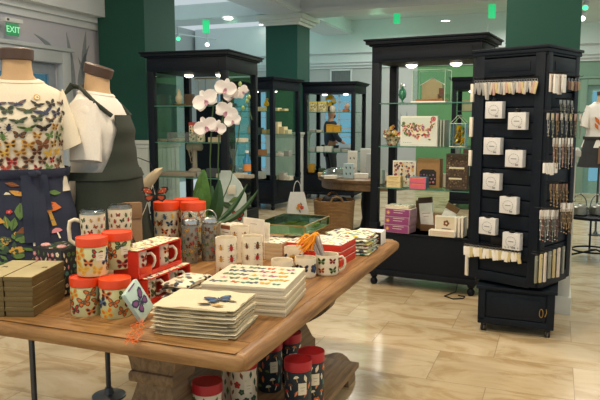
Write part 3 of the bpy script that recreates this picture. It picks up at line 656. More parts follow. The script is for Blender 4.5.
up = low + EU * -.02 + EW * .03; carton('upper red open-fronted carton with floral top holding butterfly mugs', Vector((up.x, up.y, TZ + .1065)), rc, .32, .12, .115, 64)

# leaning butterfly book
p = tp(146, 322); t = thing('butterfly_book', 'pale blue book with a dark butterfly cover, leaning against the butterfly tin', 'book', p, RT + .15)
g = G(); R = Matrix.Rotation(radians(-24), 3, 'X'); hh, ww, dd = .13, .10, .018
bx = G(); bx.box((0, 0, 0), (ww, dd, hh), 0, .002); f = planemap((0, -dd / 2, 0), (1, 0, 0), (0, 0, 1), (0, -1, 0)); stamp(bx, f, 'bf', [2, 4], 0, -.005, .046, .25); bx.box((.0, -dd / 2 - .0006, .062), (.05, .001, .006), 3)
o = bx.build('book_block', [M('#b9d3cb', .5, name='pale_blue_cover'), INK['black'], INK['navy'], INK['purple']], t); o.rotation_euler = (radians(-20), radians(-22), 0); o.location = (0, .03, .078)

# folded canvas totes with orange threads
CAN = M('#d3c8ab', .85, var=.06, scale=300, bump=.3, name='canvas'); CAN2 = M('#c2b593', .85, var=.06, scale=300, bump=.3, name='canvas_warm')
ptote = (tp(152, 334), tp(236, 341), tp(262, 321)); ey_ = (ptote[0] - ptote[1]); wtot = ey_.length; ang = atan2(ey_.y, ey_.x) - pi / 2
tc_ = ptote[1] + (ptote[0] - ptote[1]) / 2 + Vector((cos(ang), sin(ang), 0)) * .115
def fold(g, L, Wd, th, sd, mi=0, amp=.007, z=0, roll=0):
    """a folded cloth slab: rounded front edge, sagging wavy top"""
    r_ = random.Random(sd); o = Vector((r_.random() * 9, r_.random() * 9, sd * 3.1)); n = 14; rings = []
    prof = []
    for k in range(n + 1): x = -L / 2 + L * k / n; prof.append(x)
    for side in range(0, 15):
        y = -Wd / 2 + Wd * side / 14; rg = []
        yy = y * (1 - .0)
        for k in range(n + 1):
            x = prof[k] + .006 * noise.noise(Vector((y * 20, 0, sd))); rg.append(Vector((x, yy + .008 * noise.noise(Vector((x * 18, y * 5, sd))), z + th * (1 - (abs(2 * k / n - 1)) ** 10 * .35) + amp * noise.noise(Vector((x * 14, y * 14, 0)) + o))))
        for k in range(n, -1, -1):
            x = prof[k]; rg.append(Vector((x, yy, z + .0005 + th * .3 * abs(2 * k / n - 1) ** 10 + max(0, amp * .5 * noise.noise(Vector((x * 14, y * 14, 0)) + o)))))
        if side in (0, 14): rg = [Vector((v.x, v.y, z + th * .5 + (v.z - z - th * .5) * .55)) for v in rg]
        rings.append(rg)
    g.loft(rings, mi); return g
zz = TZ
for k in range(8):
    last = k == 7; r_ = random.Random(k + 70); th = .0125
    lab = ['bottom', 'second', 'third', 'fourth', 'fifth', 'sixth', 'seventh', 'top'][k]
    t = thing('canvas_tote', f'folded cream canvas tote bag, {lab} of the stack with orange threads' + (', blue butterfly print' if last else ''), 'tote bag', Vector((tc_.x + r_.uniform(-.004, .004), tc_.y + r_.uniform(-.004, .004), zz)), ang + r_.uniform(-.03, .03), 'folded canvas totes')
    g = fold(G(), .235, wtot + (-.01 if last else r_.uniform(-.012, .012)), th, k + 3)
    if last:
        f = lambda a, b, o_: Vector((-a, -b, th + .003 + o_)) if False else Vector((b, -a, th + .0035 + o_))
        stamp(g, f, 'bf', st('navy', 'blue'), .055, -.015, .05, .5); stamp(g, f, 'lf', st('black', 'grey'), .03, -.085, .03, 1.5); stamp(g, f, 'lf', st('gold', 'brown'), .08, -.09, .028, 1.5); stamp(g, f, 'lf', st('dkgreen', 'gold'), .11, -.03, .022, 1.3)
    g.build('folded_cloth', inks(CAN if k % 3 else CAN2), t)
    if not last or True:
        g = G(); bl = random.Random(k)
        for j in range(2): y = wtot / 2 - .01 - .002 * j; g.tube([(-.118, -wtot / 2 + .03 + .09 * j, .004 + .002 * j), (-.125, 0, .006), (-.12, wtot / 2 - .04, .005)], .0022, 6)
        g.build('hem', CAN2, t)
    zz += th + .0012
THR = M('#ee7a36', .6, name='orange_thread'); rng = random.Random(4)
base = tp(152, 332)
for k in range(4):
    t = thing('thread_tassel', 'tangled bright orange cotton thread hanging at the left end of the tote stack', 'thread', Vector((base.x, base.y, TZ)), ang, 'orange threads of the totes'); g = G()
    for j in range(3):
        z0 = .02 + .014 * k; p0 = Vector((-.07 + .02 * rng.random(), .0, z0)); pts = [p0]
        for m_ in range(6): pts.append(Vector((p0.x - .012 * m_ - .01 + rng.uniform(-.02, .02), .004 + rng.uniform(-.02, .035), max(.003, z0 * (1 - m_ / 5) + rng.uniform(-.004, .012)))))
        g.tube(pts, .0008, 5)
    g.build('thread', THR, t)

# white boxed sets (four, the top one printed)
pb = (tp(286, 318), tp(307, 293)); dv = pb[1] - pb[0]; angb = atan2(dv.y, dv.x); exb = Vector((cos(angb), sin(angb), 0)); eyb = Vector((-exb.y, exb.x, 0)); Lb = dv.length * .95
BKW = M('#d9cfb7', .5, var=.02, name='boxed_set_cream'); BKS = M('#cdbf9f', .6, name='boxed_set_side')
for k in range(4):
    r_ = random.Random(k + 8); t_ = .0265 if k < 3 else .032; wb = .30; o = pb[0] + exb * Lb / 2 + eyb * (wb / 2 + (.0 if k < 3 else .004)); z0 = TZ + .0272 * k
    lab = ['bottom', 'second', 'third', 'top'][k]; t = thing('boxed_set', f'large flat cream boxed set, {lab} of the four beside the totes' + (', lid printed with butterflies' if k == 3 else ''), 'box', Vector((o.x, o.y, z0 + .0003)), angb + r_.uniform(-.008, .008), 'flat boxed sets')
    wb2 = wb + (.035 if k == 3 else 0)
    G().box((0, 0 + (.017 if k == 3 else 0), t_ * .38), (Lb - .006, wb2 - .006, t_ * .74), 0, .0015).build('tray', BKS if k < 3 else BKW, t)
    g = G().box((0, .017 if k == 3 else 0, t_ * .8), (Lb, wb2, t_ * .4), 0, .0015)
    if k == 3:
        f = planemap((0, .01, t_ + .0003), (0, -1, 0), (1, 0, 0), (0, 0, 1)); scatter(g, f, (-wb / 2, wb / 2 - .01), (-Lb / 2 + .02, Lb / 2 - .02), 7, 5, .021, ['bf', 'bf', 'bt'], [st('blue', 'navy'), st('teal', 'green'), st('orange', 'red'), st('green', 'teal'), st('pink', 'purple'), st('black', 'blue'), st('gold', 'yellow'), st('grey', 'blue')], random.Random(3))
    g.build('box_lid', inks(BKW), t)

# scarves heaped behind the totes
SCF = printed('butterfly_cotton', '#e3dcc4', ['#2d3544', '#54452d', '#8a6a3c', '#3f5a66', '#6d6a62', '#20242c'], 34, .42)
def heap(name, label, loc, rz, L, Wd, n, th, matl, sd, cat='scarf', group=None, amp=.008):
    for k in range(n):
        r_ = random.Random(sd * 10 + k)
        o = fold(G(), L * (1 - .03 * k), Wd * (1 - .02 * k), th, sd + k, amp=amp).build(name, matl if not isinstance(matl, list) else matl[k % len(matl)], None, Vector((loc[0] + r_.uniform(-.006, .006), loc[1] + r_.uniform(-.006, .006), loc[2] + k * (th + .002))), rz + r_.uniform(-.08, .08))
        tag(o, label + ', ' + ['bottom layer', 'second layer', 'third layer', 'fourth layer', 'fifth layer', 'sixth layer'][k if k < n - 1 or n == 1 else k].replace('bottom layer', 'lowest') , cat, group)
p = tp(176, 300); heap('folded_scarf', 'folded cream cotton scarf with dark butterflies, heaped behind the totes', Vector((p.x + .04, p.y + .07, TZ)), RT - .1, .22, .13, 3, .024, SCF, 7, group='butterfly scarves')
p = tp(205, 290); heap('folded_scarf', 'folded patterned scarf between the flasks and the boxed sets', Vector((p.x + .01, p.y + .02, TZ)), RT + .2, .2, .12, 2, .016, SCF, 8, group='small patterned scarves')

# card packs standing behind the cups, and loose cards
CARD = M('#ece6d8', .55, name='card_white'); rng = random.Random(12)
for k in range(5):
    p = W(1.30 + .028 * k, .745 - .018 * k, TZ); t = thing('card_pack', ['white greeting card pack with brown insect strip, leftmost in the rack behind the tall cups', 'white card pack with brown strip, second from the left', 'white card pack with brown strip, third from the left', 'tall plain white card standing behind the tall cups', 'plain white card, rightmost, leaning back'][k], 'card', p, RT - .35, 'cards behind the tall cups')
    h = .185 if k < 3 else .215 - .02 * (k - 3); wdt = .08 if k < 3 else .16; off = 0 if k < 3 else -.09
    g = G().box((0, off, h / 2), (.014 if k < 3 else .004, wdt, h), 0, .001)
    if k < 3: g.box((-.0075, off, h - .018), (.001, wdt - .006, .02), 1); g.box((-.0075, off, h - .045), (.001, wdt * .6, .004), 2)
    else: g.box((-.0025, off, h - .03), (.0006, .05, .002), 2)
    g.build('card_body', [CARD, M('#8a4f34', .6, name='brown_strip'), LINE], t)
for k in range(4):
    o = W(1.60 + .03 * k, .56 - .03 * k, TZ + .001 + .022 * k)
    g = G().box((0, 0, .01), (.2, .14, .02), 0, .001).box((-.101, 0, .01), (.0008, .1, .004), 1); tag(g.build('notecard_box', [CARD, INK['pink']], None, o, RT + .1 * (k - 1)), f'flat white notecard box behind the tall cups, {["bottom", "second", "third", "top"][k]} of its pile', 'box', 'white notecard boxes')
# beige, red and floral boxes in the middle
BEI = M('#c2ab88', .6, name='beige_card'); PT2 = printed('floral_card_top2', '#e4e2d2', ['#5d8a6c', '#c26a4a', '#4a5f80', '#d8b45c', '#6b4a3a'], 38, .4)
pr = tp(262, 257); 
for k in range(4):
    o = W(1.42, .505, TZ + .0235 * k + .0003); t = thing('card_box', f'beige-sided card box, {["bottom", "second", "third", "top"][k]} of the pile left of the red boxes', 'box', o, RT + .0, 'beige-sided card boxes')
    G().box((0, 0, .0105), (.19, .15, .021), 0, .001).build('box_body', BEI, t); G().box((0, 0, .0222), (.186, .146, .0018)).build('printed_lid', PT2 if k == 3 else CARD, t)
def redpile(base, n, rz, L, Wd, th, where, grp):
    for k in range(n):
        o = Vector((base.x, base.y, TZ + (th + .0035) * k + .0003)); t = thing('red_box', f'red-sided card box, {["bottom", "second", "third", "top"][k] if k < n - 1 else "top"} of the {where}', 'box', o, rz, grp)
        G().box((0, 0, th / 2), (L, Wd, th), 0, .001).build('box_body', RED, t)
        G().box((0, 0, th + .0012), (L - .001, Wd - .001, .0024)).build('printed_lid' if k == n - 1 else 'white_lid', PT2 if k == n - 1 else CARD, t)
redpile(W(1.47, .335, 0), 3, RT, .26, .15, .031, 'left pile of red boxes under the glass case', 'left red boxes')
pc = tp(341.5, 267); redpile(pc + EU * .12 + EW * .075, 3, RT - .03, .24, .15, .034, 'right pile of red boxes beside the floral scarves', 'right red boxes')
# floral scarves, blue-green
FLS = [printed('floral_cotton', '#c9d6c6', ['#3f7f70', '#4f6f8f', '#e7dfc4', '#c0604a', '#86a7b8', '#28404a', '#d0c060'], 30, .55), printed('floral_cotton2', '#d9dcc8', ['#4a5560', '#8fa050', '#2a3c48', '#b05a50', '#e8e4d0'], 34, .5), printed('floral_cotton3', '#dfe0cc', ['#c9b83f', '#35464f', '#5a9080', '#8f4a3a'], 30, .45)]
p = tp(352, 258); heap('floral_scarf', 'folded blue-green floral scarf in the pile at the far right of the table', W(1.73, .14, TZ), RT, .26, .2, 6, .0155, FLS, 9, group='floral scarves')
g = G().box((0, 0, .04), (.1, .16, .08), 0, .002).box((-.0505, 0, .04), (.001, .15, .07), 1)
for j in range(4): g.box((-.0512, .05 - .03 * j, .04 + .008 * (j % 2)), (.0006, .012, .03), 0)
tag(g.build('white_box', [WHITE, INK['black']], None, W(1.99, .13, TZ), RT), 'small white box with black lettered end at the far corner of the table', 'box')
# glass display case with brass edges
o = W(1.72, .56, TZ + .108); t = thing('glass_case', 'low glass display case with brass edges lying on the card boxes', 'display case', W(1.70, .52, TZ + .108), RT)
L, Wd, H = .42, .3, .055; CG = glassm('case_glass', '#cfe4d6', .10)
g = G()
for x in (-L / 2, L / 2):
    for y in (-Wd / 2, Wd / 2): g.box((x, y, H / 2), (.005, .005, H))
for z in (.003, H):
    for x in (-L / 2, L / 2): g.box((x, 0, z), (.005, Wd, .005))
    for y in (-Wd / 2, Wd / 2): g.box((0, y, z), (L, .005, .005))
g.build('brass_frame', BRASS, t)
G().box((0, 0, .003), (L - .008, Wd - .008, .003)).build('lining_board', M('#b4c2b0', .7, name='pale_sage_board'), t)
G().box((0, 0, H), (L - .006, Wd - .006, .003)).build('lid_glass', glassm('case_lid_glass', '#d5e8dc', .28), t)
for y in (-Wd / 2, Wd / 2): G().box((0, y, H / 2), (L - .006, .003, H - .006)).build('side_glass', CG, t)
for x in (-L / 2, L / 2): G().box((x, 0, H / 2), (.003, Wd - .006, H - .006)).build('end_glass', CG, t)
Tt = W(1.80, .50, TZ + .108 + .005); g = G()
for k in range(3): g.box((.0, -.07 + .07 * k, .009), (.1, .05, .018), 0, .002)
g.T = Matrix.Identity(4); tag(g.build('yellow_card', M('#dfcf45', .6, name='yellow_card'), None, Tt, RT), 'row of yellow cards inside the glass display case', 'card')
heap('floral_scarf', 'crumpled floral cloth behind the glass case', W(1.98, .32, TZ), RT + .5, .17, .16, 2, .03, FLS, 14, group='crumpled floral cloths', amp=.018)

# butterfly ornament on a white wire
cb = W(1.06, 1.03, 0); t = thing('butterfly_ornament', 'orange and black monarch butterfly ornament on a white wire loop', 'ornament', Vector((cb.x, cb.y, TZ)), fy(cb) + pi / 2)
D_ = None
zb = 1.5 - (195 - 120) / 655 * cb.y - TZ
wr = G().tube([(0, 0, 0), (-.05, .0, .03), (-.085, 0, .1), (-.09, .0, .2), (-.05, 0, .29), (-.01, 0, zb + .05), (.0, -.01, zb)], .0022, 8); wr.build('wire_loop', M('#dad6c8', .5, name='white_wire'), t)
G().lathe([(.03, 0), (.032, .003), (.005, .006)], seg=20).build('wire_base', M('#dad6c8', .5, name='white_wire'), t)
g = G()
for sx in (-1, 1):
    for q, mi, lay in ((UL, 0, 0), (LL, 0, 0), (shr(UL, .66), 1, 1), (shr(LL, .6), 1, 1)):
        q2 = [(x * sx, y) for x, y in q][::sx]
        for s_ in (-1, 1):
            pts = [Vector((x * .068, -.012 * abs(x) * 2 - s_ * (.0012 + .0007 * lay), y * .052 + zb)) for x, y in q2]; g.add(pts, [list(range(len(pts))) if s_ > 0 else list(range(len(pts)))[::-1]], mi)
    for k in range(5): g.lathe([(.003, 0), (.003, .002)], c=(sx * (.03 + .008 * k), -.02, zb + .03 - .012 * (k % 3)), seg=6, mi=2)
g.build('wings', [INK['black'], M('#b04a26', .6, name='monarch_orange'), INK['cream']], t)
G().tube([(0, -.004, zb + .03), (0, -.006, zb), (0, -.004, zb - .028)], [.003, .0055, .002], 8).build('insect_body', INK['black'], t)
# tan pouch standing behind the tumblers
t = thing('tan_pouch', 'small tan leather pouch with a button flap behind the tumblers', 'pouch', W(.92, 1.09, TZ), fy(W(1.0, 1.1)) + .1)
TAN = M('#96795a', .7, name='tan_leather')
G().box((0, 0, .165), (.035, .12, .33), 0, .01).build('pouch_body', TAN, t); G().box((.021, 0, .29), (.006, .122, .08), 0, .002).build('flap', M('#8a6c4c', .7, name='tan_flap'), t); G().lathe([(.006, 0), (.006, .004)], R=Matrix.Rotation(pi / 2, 3, 'Y'), seg=10).build('button', INK['black'], t, loc=(.024, 0, .265))
# ================================================================== MANNEQUINS AND CLOTHES
SKINF = M('#c2a27c', .8, var=.04, scale=200, name='mannequin_linen'); CAPW = M('#4a3830', .5, name='dark_wood_cap'); POLE = M('#55575a', .35, .7, name='grey_metal_pole')
TEE = M('#dcd3be', .85, var=.03, scale=120, bump=.15, name='ecru_cotton'); TEE2 = M('#e0dcd4', .85, var=.03, scale=120, bump=.15, name='white_cotton')
# torso profile: height above hip, half width (y), half depth (x), centre shift x
BODY = [(-.02, .16, .105, 0), (.08, .17, .115, 0), (.2, .145, .10, 0), (.3, .14, .098, .0), (.4, .165, .115, .01), (.48, .185, .125, .012), (.55, .198, .11, .0), (.60, .19, .095, -.005), (.635, .155, .082, -.008), (.66, .10, .07, -.008), (.69, .068, .062, -.004), (.74, .062, .06, 0), (.775, .063, .06, .004)]
def interp(prof, z):
    if z <= prof[0][0]: return prof[0][1:]
    for a, b in zip(prof[:-1], prof[1:]):
        if z <= b[0]: t = (z - a[0]) / (b[0] - a[0]); t = t * t * (3 - 2 * t) * .5 + t * .5; return tuple(p + (q - p) * t for p, q in zip(a[1:], b[1:]))
    return prof[-1][1:]
def bp_(z, th, off=0):
    w, d, cx = interp(BODY, z); c, s = cos(th), sin(th); e_ = 2 / 2.3
    return Vector((cx + (d + off) * math.copysign(abs(c) ** e_, c), (w + off) * math.copysign(abs(s) ** e_, s), z))
def shell(g, z0, z1, nz, off, mi=0, wob=0, sd=1, flare=0, cap=True):
    rings = []
    for i in range(nz + 1):
        z = z0 + (z1 - z0) * i / nz; rg = []
        for k in range(48):
            th = 2 * pi * k / 48; o = off + wob * noise.noise(Vector((cos(th) * 3, sin(th) * 3, z * 6 + sd))) + flare * (1 - i / nz)
            rg.append(bp_(z, th, o))
        rings.append(rg)
    g.loft(rings, mi, cap=cap); return rings
def mannequin(label, base, hip, yaw, tilt=0):  # tilt: lean of the neck cap
    t = thing('mannequin', label, 'mannequin', Vector((base[0], base[1], 0)), yaw)
    g = G(); shell(g, -.02, .775, 40, 0); g.T = Matrix.Identity(4); b = g.build('torso', SKINF, t, loc=(0, 0, hip))
    G().lathe([(.066, -.012), (.073, -.008), (.075, .036), (.068, .042), (.02, .044)], seg=30).build('neck_cap', CAPW, t, loc=(.004, 0, hip + .772)).rotation_euler.y = tilt
    G().tube([(0, 0, .02), (0, 0, hip)], .014, 12).build('pole', POLE, t); G().lathe([(.09, 0), (.09, .008), (.08, .012), (.03, .018), (.02, .05)], seg=30).build('round_base', POLE, t)
    return t
def tee(name, label, base, hip, yaw, z0, matl, hang, sd, prints=None, cat='t-shirt'):
    t = thing(name, label, cat, Vector((base[0], base[1], hip)), yaw); g = G()
    rings = []; N = 30
    for i in range(N + 1):
        z = z0 + (.668 - z0) * i / N; rg = []
        for k in range(56):
            th = 2 * pi * k / 56; lo = max(0, (.45 - z)) * .12
            o = .016 + lo + (.008 + lo * .2) * noise.noise(Vector((cos(th) * 2.5, sin(th) * 2.5, z * 3 + sd)))
            if z > .62: o = .012
            v = bp_(z, th, o)
            if i == N: v.z += .012 * -cos(th)
            rg.append(v)
        rings.append(rg)
    g.loft(rings, 0, cap=False)
    if prints: prints(g)
    g.build('shirt_body', inks(matl), t)
    g = G(); g.loft([[bp_(.662 + dz, 2 * pi * k / 40, o) + Vector((0, 0, -.012 * cos(2 * pi * k / 40))) for k in range(40)] for dz, o in ((0, .016), (.006, .02), (.016, .014), (.018, .008))], 0, cap=False); g.build('collar', matl, t)
    for sy in (-1, 1):
        rings = []
        for i in range(9):
            s = i / 8; c = Vector((-.004 + .015 * s, sy * (.168 + .05 * s), .575 - (.09 + .16 * hang) * s - .0 * s)); d = Vector((0, sy * (1 - .75 * hang * s), -(.35 + .9 * s * hang))).normalized(); a = Vector((1, 0, 0)); b_ = d.cross(a)
            ra = .082 - .004 * s; rb = .066 - .012 * s
            rings.append([c + a * ra * cos(2 * pi * k / 24) + b_ * rb * sin(2 * pi * k / 24) + Vector((1, sy, 0)) * .006 * noise.noise(Vector((k * .5, s * 4, sd))) for k in range(24)])
        if sy < 0: rings = [r[::-1] for r in rings]
        g = G().loft(rings, 0, cap=False); g.loft([[p + (p - sum(rings[-1], Vector()) / 24) * -.06 for p in rings[-1]], [p + (p - sum(rings[-1], Vector()) / 24) * -.06 for p in rings[-2]]], 0, cap=False); g.build('sleeve', matl, t)
    return t
m1 = Vector((-1.30, 3.04, 0)); yaw1 = atan2(-.93, .42); HIP1 = 1.01
mannequin('headless linen mannequin wearing the insect-print t-shirt, at the left edge', m1, HIP1, yaw1)
def prints1(g):
    rng = random.Random(2); f = lambda a, b, o: bp_(b, a / .19, .020 + max(0, (.45 - b)) * .12 + .008 * noise.noise(Vector((cos(a / .19) * 2.5, sin(a / .19) * 2.5, b * 3 + 4))) + o + .001)
    MOTH = 1
    rows = [(.565, ['navy', 'black', 'black', 'navy']), (.528, ['black', 'dkgreen', 'navy']), (.492, ['dkgreen', 'black', 'green']), (.455, ['black', 'green', 'gold', 'navy']), (.418, ['green', 'brown', 'gold', 'black']), (.380, ['orange', 'gold', 'brown']), (.343, ['gold', 'yellow', 'orange', 'brown']), (.306, ['brown', 'dkgreen', 'red']), (.27, ['red', 'green', 'brown'])]
    for j, (z, cs) in enumerate(rows):
        n = 7
        for i in range(n):
            a = -.21 + .42 * (i + .5 + (.35 if j % 2 else -.1)) / n; big = .034 if (i == 4 and j in (1, 3, 5)) else .0235
            c = rng.choice(cs); c2 = rng.choice(['black', 'black', 'brown', c]); kind = ('mo' if j < 4 else 'bf') if rng.random() < .6 else ('bf' if rng.random() < .85 else 'bt')
            stamp(g, f, kind, st(c, c2), a * 1.0, z + rng.uniform(-.006, .006), big * rng.uniform(.85, 1.1), rng.uniform(-.35, .35))
    for i in range(16): stamp(g, f, 'dot', st('grey'), -.17 + .34 * i / 15, .243, .005); stamp(g, f, 'dot', st('black'), -.165 + .34 * i / 15, .233, .004)
    stamp(g, f, 'gr', st('gold', 'cream'), .055, .592, .013)
tee('t_shirt', 'ecru t-shirt printed with rows of colourful moths and beetles on the left mannequin', m1, HIP1, yaw1, .16, TEE, .75, 4, prints1)
# aprons
TH = [0]
def apron(label, base, hip, yaw, matl, parts, belt, sd, prints=None, z_low=-.28):
    t = thing('apron', label, 'apron', Vector((base[0], base[1], hip)), yaw)
    def low(th, z, o):
        w, d, cx = interp(BODY, max(z, .02)); fl = max(0, .1 - z) * .25; k = .040 + fl + .01 * noise.noise(Vector((th * 3, z * 4, sd))) + o + TH[0]; return bp_(max(z, .0), th, k) + Vector((0, 0, min(0, z)))
    def off_(z): return .036 + max(0, (.45 - z)) * .12
    def srf(th, z, o=0):
        if z < belt: return low(th, z, o + max(0, (.45 - belt)) * .06)
        return bp_(z, th, off_(z) + o + TH[0] * max(0, 1 - (z - belt) / .16) * .8)
    for (nm, a0, a1, za, zb, topf) in parts:
        def f(u, v, a0=a0, a1=a1, za=za, zb=zb, topf=topf): z = za + (zb - za) * v; q = topf(v); return srf((a0 + (a1 - a0) * u) * q, z)
        g = G().grid(f, 26, 16, 0, .003)
        if prints: prints(g, srf, nm)
        g.build(nm, inks(matl), t)
    g = G().grid(lambda u, v: srf(-pi + 2 * pi * u, belt - .02 + .04 * v, .006), 60, 2, 0, .003); g.build('waist_tie', matl, t)
    return t, srf
NAVY = M('#232a40', .8, var=.08, scale=150, bump=.1, name='navy_apron_cloth'); OLIVE = M('#283028', .85, var=.07, scale=150, bump=.15, name='dark_green_apron_cloth')
def ap1(g, srf, nm):
    rng = random.Random(6); f = lambda a, b, o: srf(a / .17, b, o + .0045)
    big = [('ms', ('orange', 'gold'), .068, .075, .065), ('ms', ('red', 'orange'), .062, .10, .035), ('ms', ('brown', 'cream'), .018, -.015, .055), ('lf', ('brown', 'orange'), -.035, .205, .026), ('lf', ('gold', 'orange'), -.02, .165, .028), ('lf', ('orange', 'gold'), .0, .165, .024), ('lf', ('green', 'dkgreen'), -.012, .085, .038), ('lf', ('green', 'gold'), .008, .075, .034), ('fl', ('red', 'pink'), -.042, .085, .012), ('lf', ('green', 'gold'), -.05, .04, .03), ('lf', ('green', 'dkgreen'), -.03, .03, .03), ('ms', ('pink', 'cream'), .085, -.02, .028), ('ms', ('gold', 'brown'), -.09, .03, .05), ('ms', ('red', 'gold'), -.12, .1, .04), ('lf', ('green', 'gold'), .1, .16, .03)]
    for k, c, a, b, s in big: stamp(g, f, k, st(*c), a, b, s, rng.uniform(-.3, .3) + (1.4 if k == 'lf' and b > .14 else 0))
    for i in range(120):
        a = -.2 + .3 * rng.random(); b = -.2 + .19 * rng.random() * (1 - .4 * max(0, a) / .1); stamp(g, f, rng.choice(['fl', 'lf', 'dot']), st(rng.choice(['green', 'dkgreen', 'dkgreen', 'green', 'gold']), rng.choice(['dkgreen', 'green'])), a, b, rng.uniform(.012, .024), rng.uniform(0, 6))
    for i in range(6): stamp(g, f, 'lf', st('grey', 'grey'), rng.uniform(-.06, .09), rng.uniform(.02, .2), .007, 1.57)
t, srf = apron('navy half apron printed with mushrooms, leaves and moss, tied on the left mannequin', m1, HIP1, yaw1, NAVY, [('skirt', -1.75, 1.75, -.28, .235, lambda v: 1)], .25, 3, ap1)
g = G()
for a, L, wd_, s in ((.06, .30, .035, .15), (.22, .36, .04, -.1), (.34, .16, .03, .3)):
    g.grid(lambda u, v, a=a, L=L, wd_=wd_, s=s: srf(a + (u - .5) * wd_ / .17 + s * .12 * v, .245 - L * v, .011 + .004 * sin(v * 5)), 3, 12, 0, .003)
g.build('hanging_ribbon', NAVY, t)
g = G().tube([srf(.24, .25, .02), srf(.16, .255, .035), srf(.08, .25, .02)], [.012, .02, .012], 10); g.build('tie_knot', NAVY, t)

m2 = Vector((-1.045, 3.40, 0)); yaw2 = radians(-4); HIP2 = .965
mannequin('headless linen mannequin in white shirt and dark green apron, second from the left', m2, HIP2, yaw2, .3)
tee('t_shirt', 'plain white t-shirt under the dark green apron on the second mannequin', m2, HIP2, yaw2, -.1, TEE2, .95, 9)
TH[0] = .052
t, srf = apron('plain dark green bib apron tied at the back of the second mannequin', m2, HIP2, yaw2, OLIVE, [('skirt', -1.7, 1.7, -.26, .26, lambda v: 1), ('bib', -1.25, 1.25, .26, .56, lambda v: 1 - .62 * v ** .7), ('pocket', -1.3, .3, -.1, .12, lambda v: 1)], .26, 12)
TH[0] = 0
for sy in (-1, 1): G().tube([srf(sy * .6, .555, .0), bp_(.62, sy * 1.1, .03), bp_(.665, sy * 1.6, .028), bp_(.70, sy * 2.4, .02), bp_(.71, pi, .018)], .011, 8).build('neck_strap', OLIVE, t)
g = G().tube([bp_(.245, -2.6, .05), bp_(.26, -2.9, .085), bp_(.235, pi, .06), bp_(.27, 2.9, .09), bp_(.24, 2.6, .055)], [.012, .022, .016, .022, .012], 10)
g.tube([bp_(.24, pi, .06), bp_(.15, -2.9, .08), bp_(.05, -3.0, .075)], [.012, .012, .009], 8); g.build('back_bow', OLIVE, t)
g = G().tube([bp_(.70, -2.7, .02), bp_(.71, -2.9, .06), bp_(.66, -2.8, .08)], [.01, .018, .006], 8); g.build('neck_bow', OLIVE, t)
# beige cap hanging beyond the second mannequin
p = Vector((-.93, 3.9, 1.5 - 66 / 655 * 3.9)); t = thing('linen_cloth', 'beige folded linen cloth hung beside the dark green apron', 'cloth', p, .3)
BGE = M('#b7a98c', .85, name='beige_linen')
g = G(); g.loft([[Vector((x + s * .5 * cos(q), s * .25 * sin(q), z + s * .35 * cos(q))) for q in [2 * pi * k / 18 for k in range(18)]] for x, z, s in ((.04, .085, .05), (.035, .06, .14), (.015, .02, .16), (-.01, -.03, .13), (-.035, -.07, .08), (-.05, -.095, .03))]); g.build('folded_cloth', BGE, t)
G().tube([(.05, 0, .08), (.03, 0, .14), (-.04, -.02, .17), (-.1, -.09, .16)], .003, 6).build('hanging_loop', WIRE, t)

# ================================================================== ORCHID AND GIFT BAG
LEAF = M('#4e7a35', .42, var=.2, scale=30, name='orchid_leaf'); DLEAF = M('#2f5232', .45, var=.2, scale=30, name='dark_leaf'); STEM = M('#3d5a33', .5, name='orchid_stem'); PETAL = M('#f4f0ec', .6, var=.04, scale=60, name='orchid_petal'); LIP = M('#b98a9c', .6, name='orchid_lip')
op = W(1.65, 1.05, TZ); t = thing('potted_orchid', 'white orchid in bloom with broad leaves rising behind the glass flasks', 'potted plant', op, 0)
G().lathe([(.05, 0), (.055, .005), (.07, .12), (.075, .125), (.066, .125), (.064, .11), (.001, .11)], seg=28, cap=False).build('pot', M('#b8b2a4', .4, name='grey_pot'), t)
def leafblade(base, d, L, wd_, droop, rise=1.0, mt=LEAF, name='leaf'):
    d = Vector(d).normalized(); sd_ = Vector((-d.y, d.x, 0))
    def f(u, v):
        c = base + d * (L * v * .55 + 0) * (1 if True else 0) + Vector((0, 0, rise * L * (v * .9) - droop * L * v * v)); h = wd_ * sin(pi * (v * .93 + .05)) ** .7; return c + sd_ * h * (u - .5) + Vector((0, 0, .18 * wd_ * (2 * abs(u - .5)) ** 1.5)) + d * -.1 * wd_ * (2 * abs(u - .5))
    return G().grid(f, 6, 12, 0, .002).build(name, mt, t)
def scrp(px, py, dy=0):      # a point above the pot at the pot's own distance (+dy)
    Y = op.y + dy; a = (px - 300) / F_; b = (200 - py) / F_; k = Y / (cos(PIT) + b * sin(PIT)); return Vector((a * k, Y, CAMZ + k * (-sin(PIT) + b * cos(PIT)))) - op
def pleaf(p0, p1, p2, wd_, mt=LEAF):
    sd_ = Vector((1, .15, 0))
    def f(u, v):
        c = p0 * (1 - v) ** 2 + p1 * 2 * v * (1 - v) + p2 * v * v; h = wd_ * max(.02, sin(pi * (v * .9 + .08))) ** .75; dd = (p2 - p0).normalized(); s = Vector((dd.z, 0, -dd.x)) if abs(dd.z) > .3 else Vector((0, 0, 1)); return c + s * h * (u - .5) + Vector((0, .25 * wd_ * abs(2 * u - 1), 0))
    return G().grid(f, 6, 14, 0, .002).build('leaf', mt, t)
b0 = Vector((0, 0, .12))
pleaf(b0 + Vector((-.03, 0, -.0)), scrp(199, 200, -.05), scrp(203, 170, -.06), .11)
pleaf(b0 + Vector((-.03, -.02, 0)), scrp(196, 215, -.08), scrp(199, 188, -.1), .10)
pleaf(b0, scrp(218, 215, -.04), scrp(219, 180, -.02), .085, DLEAF); pleaf(b0, scrp(210, 215, .05), scrp(212, 186, .1), .07, DLEAF)
pleaf(b0 + Vector((.03, 0, 0)), scrp(236, 225, .05), scrp(258, 190, .08), .04, DLEAF); pleaf(b0 + Vector((.03, 0, 0)), scrp(232, 215, .1), scrp(247, 184, .1), .035, DLEAF)
